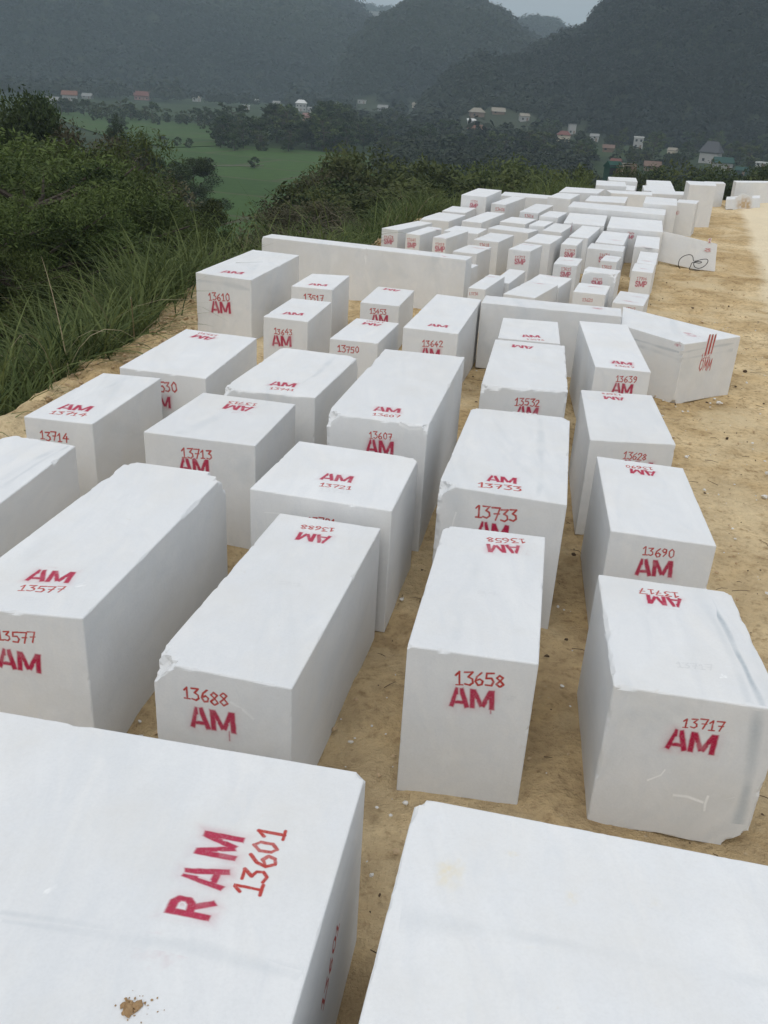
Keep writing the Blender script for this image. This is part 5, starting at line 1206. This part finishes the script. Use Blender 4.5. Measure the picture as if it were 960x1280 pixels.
# ------------------------------------------------------------------ village houses
WALLM = {k: simple_mat(k+'_wall', tuple(.9*q for q in c), c, 1.5, .85) for k, c in {'white': (.40, .40, .39), 'pink': (.38, .22, .20), 'grey': (.36, .36, .35), 'cream': (.58, .52, .42), 'brown': (.22, .16, .12), 'green': (.03, .075, .06)}.items()}
ROOFM = {k: simple_mat(k+'_roof', tuple(.75*q for q in c), c, 2.5, .8) for k, c in {'orange': (.19, .085, .055), 'red': (.17, .065, .052), 'grey': (.26, .26, .25), 'dark': (.085, .088, .095), 'white': (.68, .68, .66), 'tan': (.28, .25, .20), 'green': (.022, .070, .056), 'pink': (.26, .15, .13), 'brown': (.17, .11, .085)}.items()}
M_GLASS = simple_mat('dark_window', (.03, .035, .04), (.05, .055, .06), 2, .25)
def boxm(x0, x1, y0, y1, z0, z1):
    v = np.array([(x, y, z) for z in (z0, z1) for y in (y0, y1) for x in (x0, x1)], float)
    return v, np.array([(0, 2, 3, 1), (4, 5, 7, 6), (0, 1, 5, 4), (2, 6, 7, 3), (0, 4, 6, 2), (1, 3, 7, 5)])
def house(px, py, wpx, storeys, wall, roof, style, label, rise=.45, depth=.8, turn=0.0, z=VALLEY, name='house', r=None, cat='house', pos=None):
    """px,py: where the middle of its front wall meets the ground"""
    P = on_z(px, py, z) if r is None else at_range(px, py, r)
    if pos is not None: P = np.array(pos)
    R = math.hypot(P[0], P[1]); W = .78*wpx/FPX*R; Dp = W*depth; h = (2.6 if storeys == .7 else 3.1)*storeys
    o = empty(name, (P[0], P[1], P[2]), -math.atan2(P[0], P[1])+turn); tag(o, label, cat, 'houses in the valley')
    x = W/2; v, f = boxm(-x, x, 0, Dp, -3, h); mesh_np('wall', v, f, WALLM[wall], o)
    e = .07*W
    if style in ('gable', 'hip', 'steep'):
        rh = rise*Dp*(1.5 if style == 'steep' else .8); ins = {'gable': 0, 'hip': .30, 'steep': .26}[style]*W
        t = .18
        b = [(-x-e, -e, h), (x+e, -e, h), (x+e, Dp+e, h), (-x-e, Dp+e, h)]; tp = [(-x-e+ins, Dp/2, h+rh), (x+e-ins, Dp/2, h+rh)]
        V = np.array(b+[(q[0], q[1], q[2]+t) for q in b]+[(q[0], q[1], q[2]+t) for q in tp])
        mesh_np('roof', V, [np.array([(0, 3, 2, 1), (0, 1, 5, 4), (1, 2, 6, 5), (2, 3, 7, 6), (3, 0, 4, 7), (4, 5, 9, 8), (6, 7, 8, 9)]), np.array([(5, 6, 9), (7, 4, 8)])], ROOFM[roof], o)
    elif style == 'shed':
        V = np.array([(-x-e, -e, h), (x+e, -e, h), (x+e, Dp+e, h+rise*Dp*.5), (-x-e, Dp+e, h+rise*Dp*.5)]); V = np.concatenate([V, V+[0, 0, .15]])
        mesh_np('roof', V, np.array([(0, 3, 2, 1), (4, 5, 6, 7), (0, 1, 5, 4), (1, 2, 6, 5), (2, 3, 7, 6), (3, 0, 4, 7)]), ROOFM[roof], o)
    else:
        v, f = boxm(-x-.2, x+.2, -.2, Dp+.2, h+.002, h+.6); mesh_np('roof', v, f, ROOFM[roof], o)
    for s in range(max(1, int(storeys))):
        n = max(2, int(W/3.2))
        for k in range(n):
            cx = -x+W*(k+.5)/n; z0 = s*3.1+.9
            if s == 0 and k == n//2: v, f = boxm(cx-.55, cx+.55, -.06, -.004, 0, 2.2); mesh_np('door', v, f, WALLM['brown'], o)
            else: v, f = boxm(cx-.6, cx+.6, -.06, -.004, z0, z0+1.3); mesh_np('window', v, f, M_GLASS, o)
    return o
for k, h in enumerate(HS): house(*h, turn=random.uniform(-.35, .35), pos=HILLPOS[k][1:4] if k in HILLPOS else None)
house(768, 226, 18, .7, 'green', 'green', 'gable', 'dark green shed just beyond the far blocks', depth=1.1, turn=.5, r=150, name='shed', cat='shed')
house(786, 223, 16, .7, 'cream', 'tan', 'shed', 'low shelter with tan sheet roof beside the dark green shed', rise=.25, turn=.3, r=158, name='shed', cat='shed')

# black cable dumped against the tipped block
M_CABLE = simple_mat('black_cable', (.012, .012, .014), (.03, .03, .032), 10, .5)
def cable_pt(px, py, r): return at_range(px, py, r)
base_r = math.hypot(*on_z(868, 337, 0.0)[:2])-0.12
route = [(850,336.2),(848,331),(850,324),(856,319.5),(863,318.5),(866,321),(867,326),(871,326),(878,324.2),(884,324.3),(884.5,328),(880,333),(874,335.4),(869,334),(867,330),(870,327),(877,327.5),(874,329),(866,328),(863,333),(862,337),(869,338.4),(874,339.6)]
pts3 = [at_range(x, y, base_r-0.03*math.sin(i*1.3)) for i, (x, y) in enumerate(route)]
def catmull(P, k=6):
    P = [np.array(p) for p in P]; P = [P[0]]+P+[P[-1]]; out_ = []
    for i in range(1, len(P)-2):
        for t in np.linspace(0, 1, k, endpoint=False):
            a, b, c, d = P[i-1:i+3]; out_.append(.5*((2*b)+(-a+c)*t+(2*a-5*b+4*c-d)*t*t+(-a+3*b-3*c+d)*t**3))
    return out_+[P[-2]]
pp = catmull(pts3); 
for q in pp: q[2] = max(q[2], 0.012)
v, f = tube(pp, [.008]*len(pp), 6); c0 = pp[0].copy(); c0[2] = 0
tag(mesh_np('cable', v-c0, f, M_CABLE, smooth=True, loc=c0), 'loose loops of black cable lying against the tipped marble block', 'cable')

# ------------------------------------------------------------------ valley haze
hz = bpy.data.materials.new('haze'); hz.use_nodes = True; t = hz.node_tree; t.nodes.clear()
pv = N(t, 'ShaderNodeVolumePrincipled'); pv.inputs['Color'].default_value = (.70, .86, .97, 1); pv.inputs['Density'].default_value = 0.00026; pv.inputs['Anisotropy'].default_value = 0.0
oo = N(t, 'ShaderNodeOutputMaterial'); t.links.new(pv.outputs[0], oo.inputs['Volume'])
v, f = boxm(-3600, 3600, -400, 5600, VALLEY-60, 420)
tag(mesh_np('haze', v, f, hz), kind='stuff')
SC.cycles.volume_bounces = 1 if hasattr(SC.cycles, 'volume_bounces') else 0
SC.cycles.max_bounces = 6; SC.cycles.diffuse_bounces = 3; SC.cycles.transparent_max_bounces = 12
SC.cycles.use_denoising = True
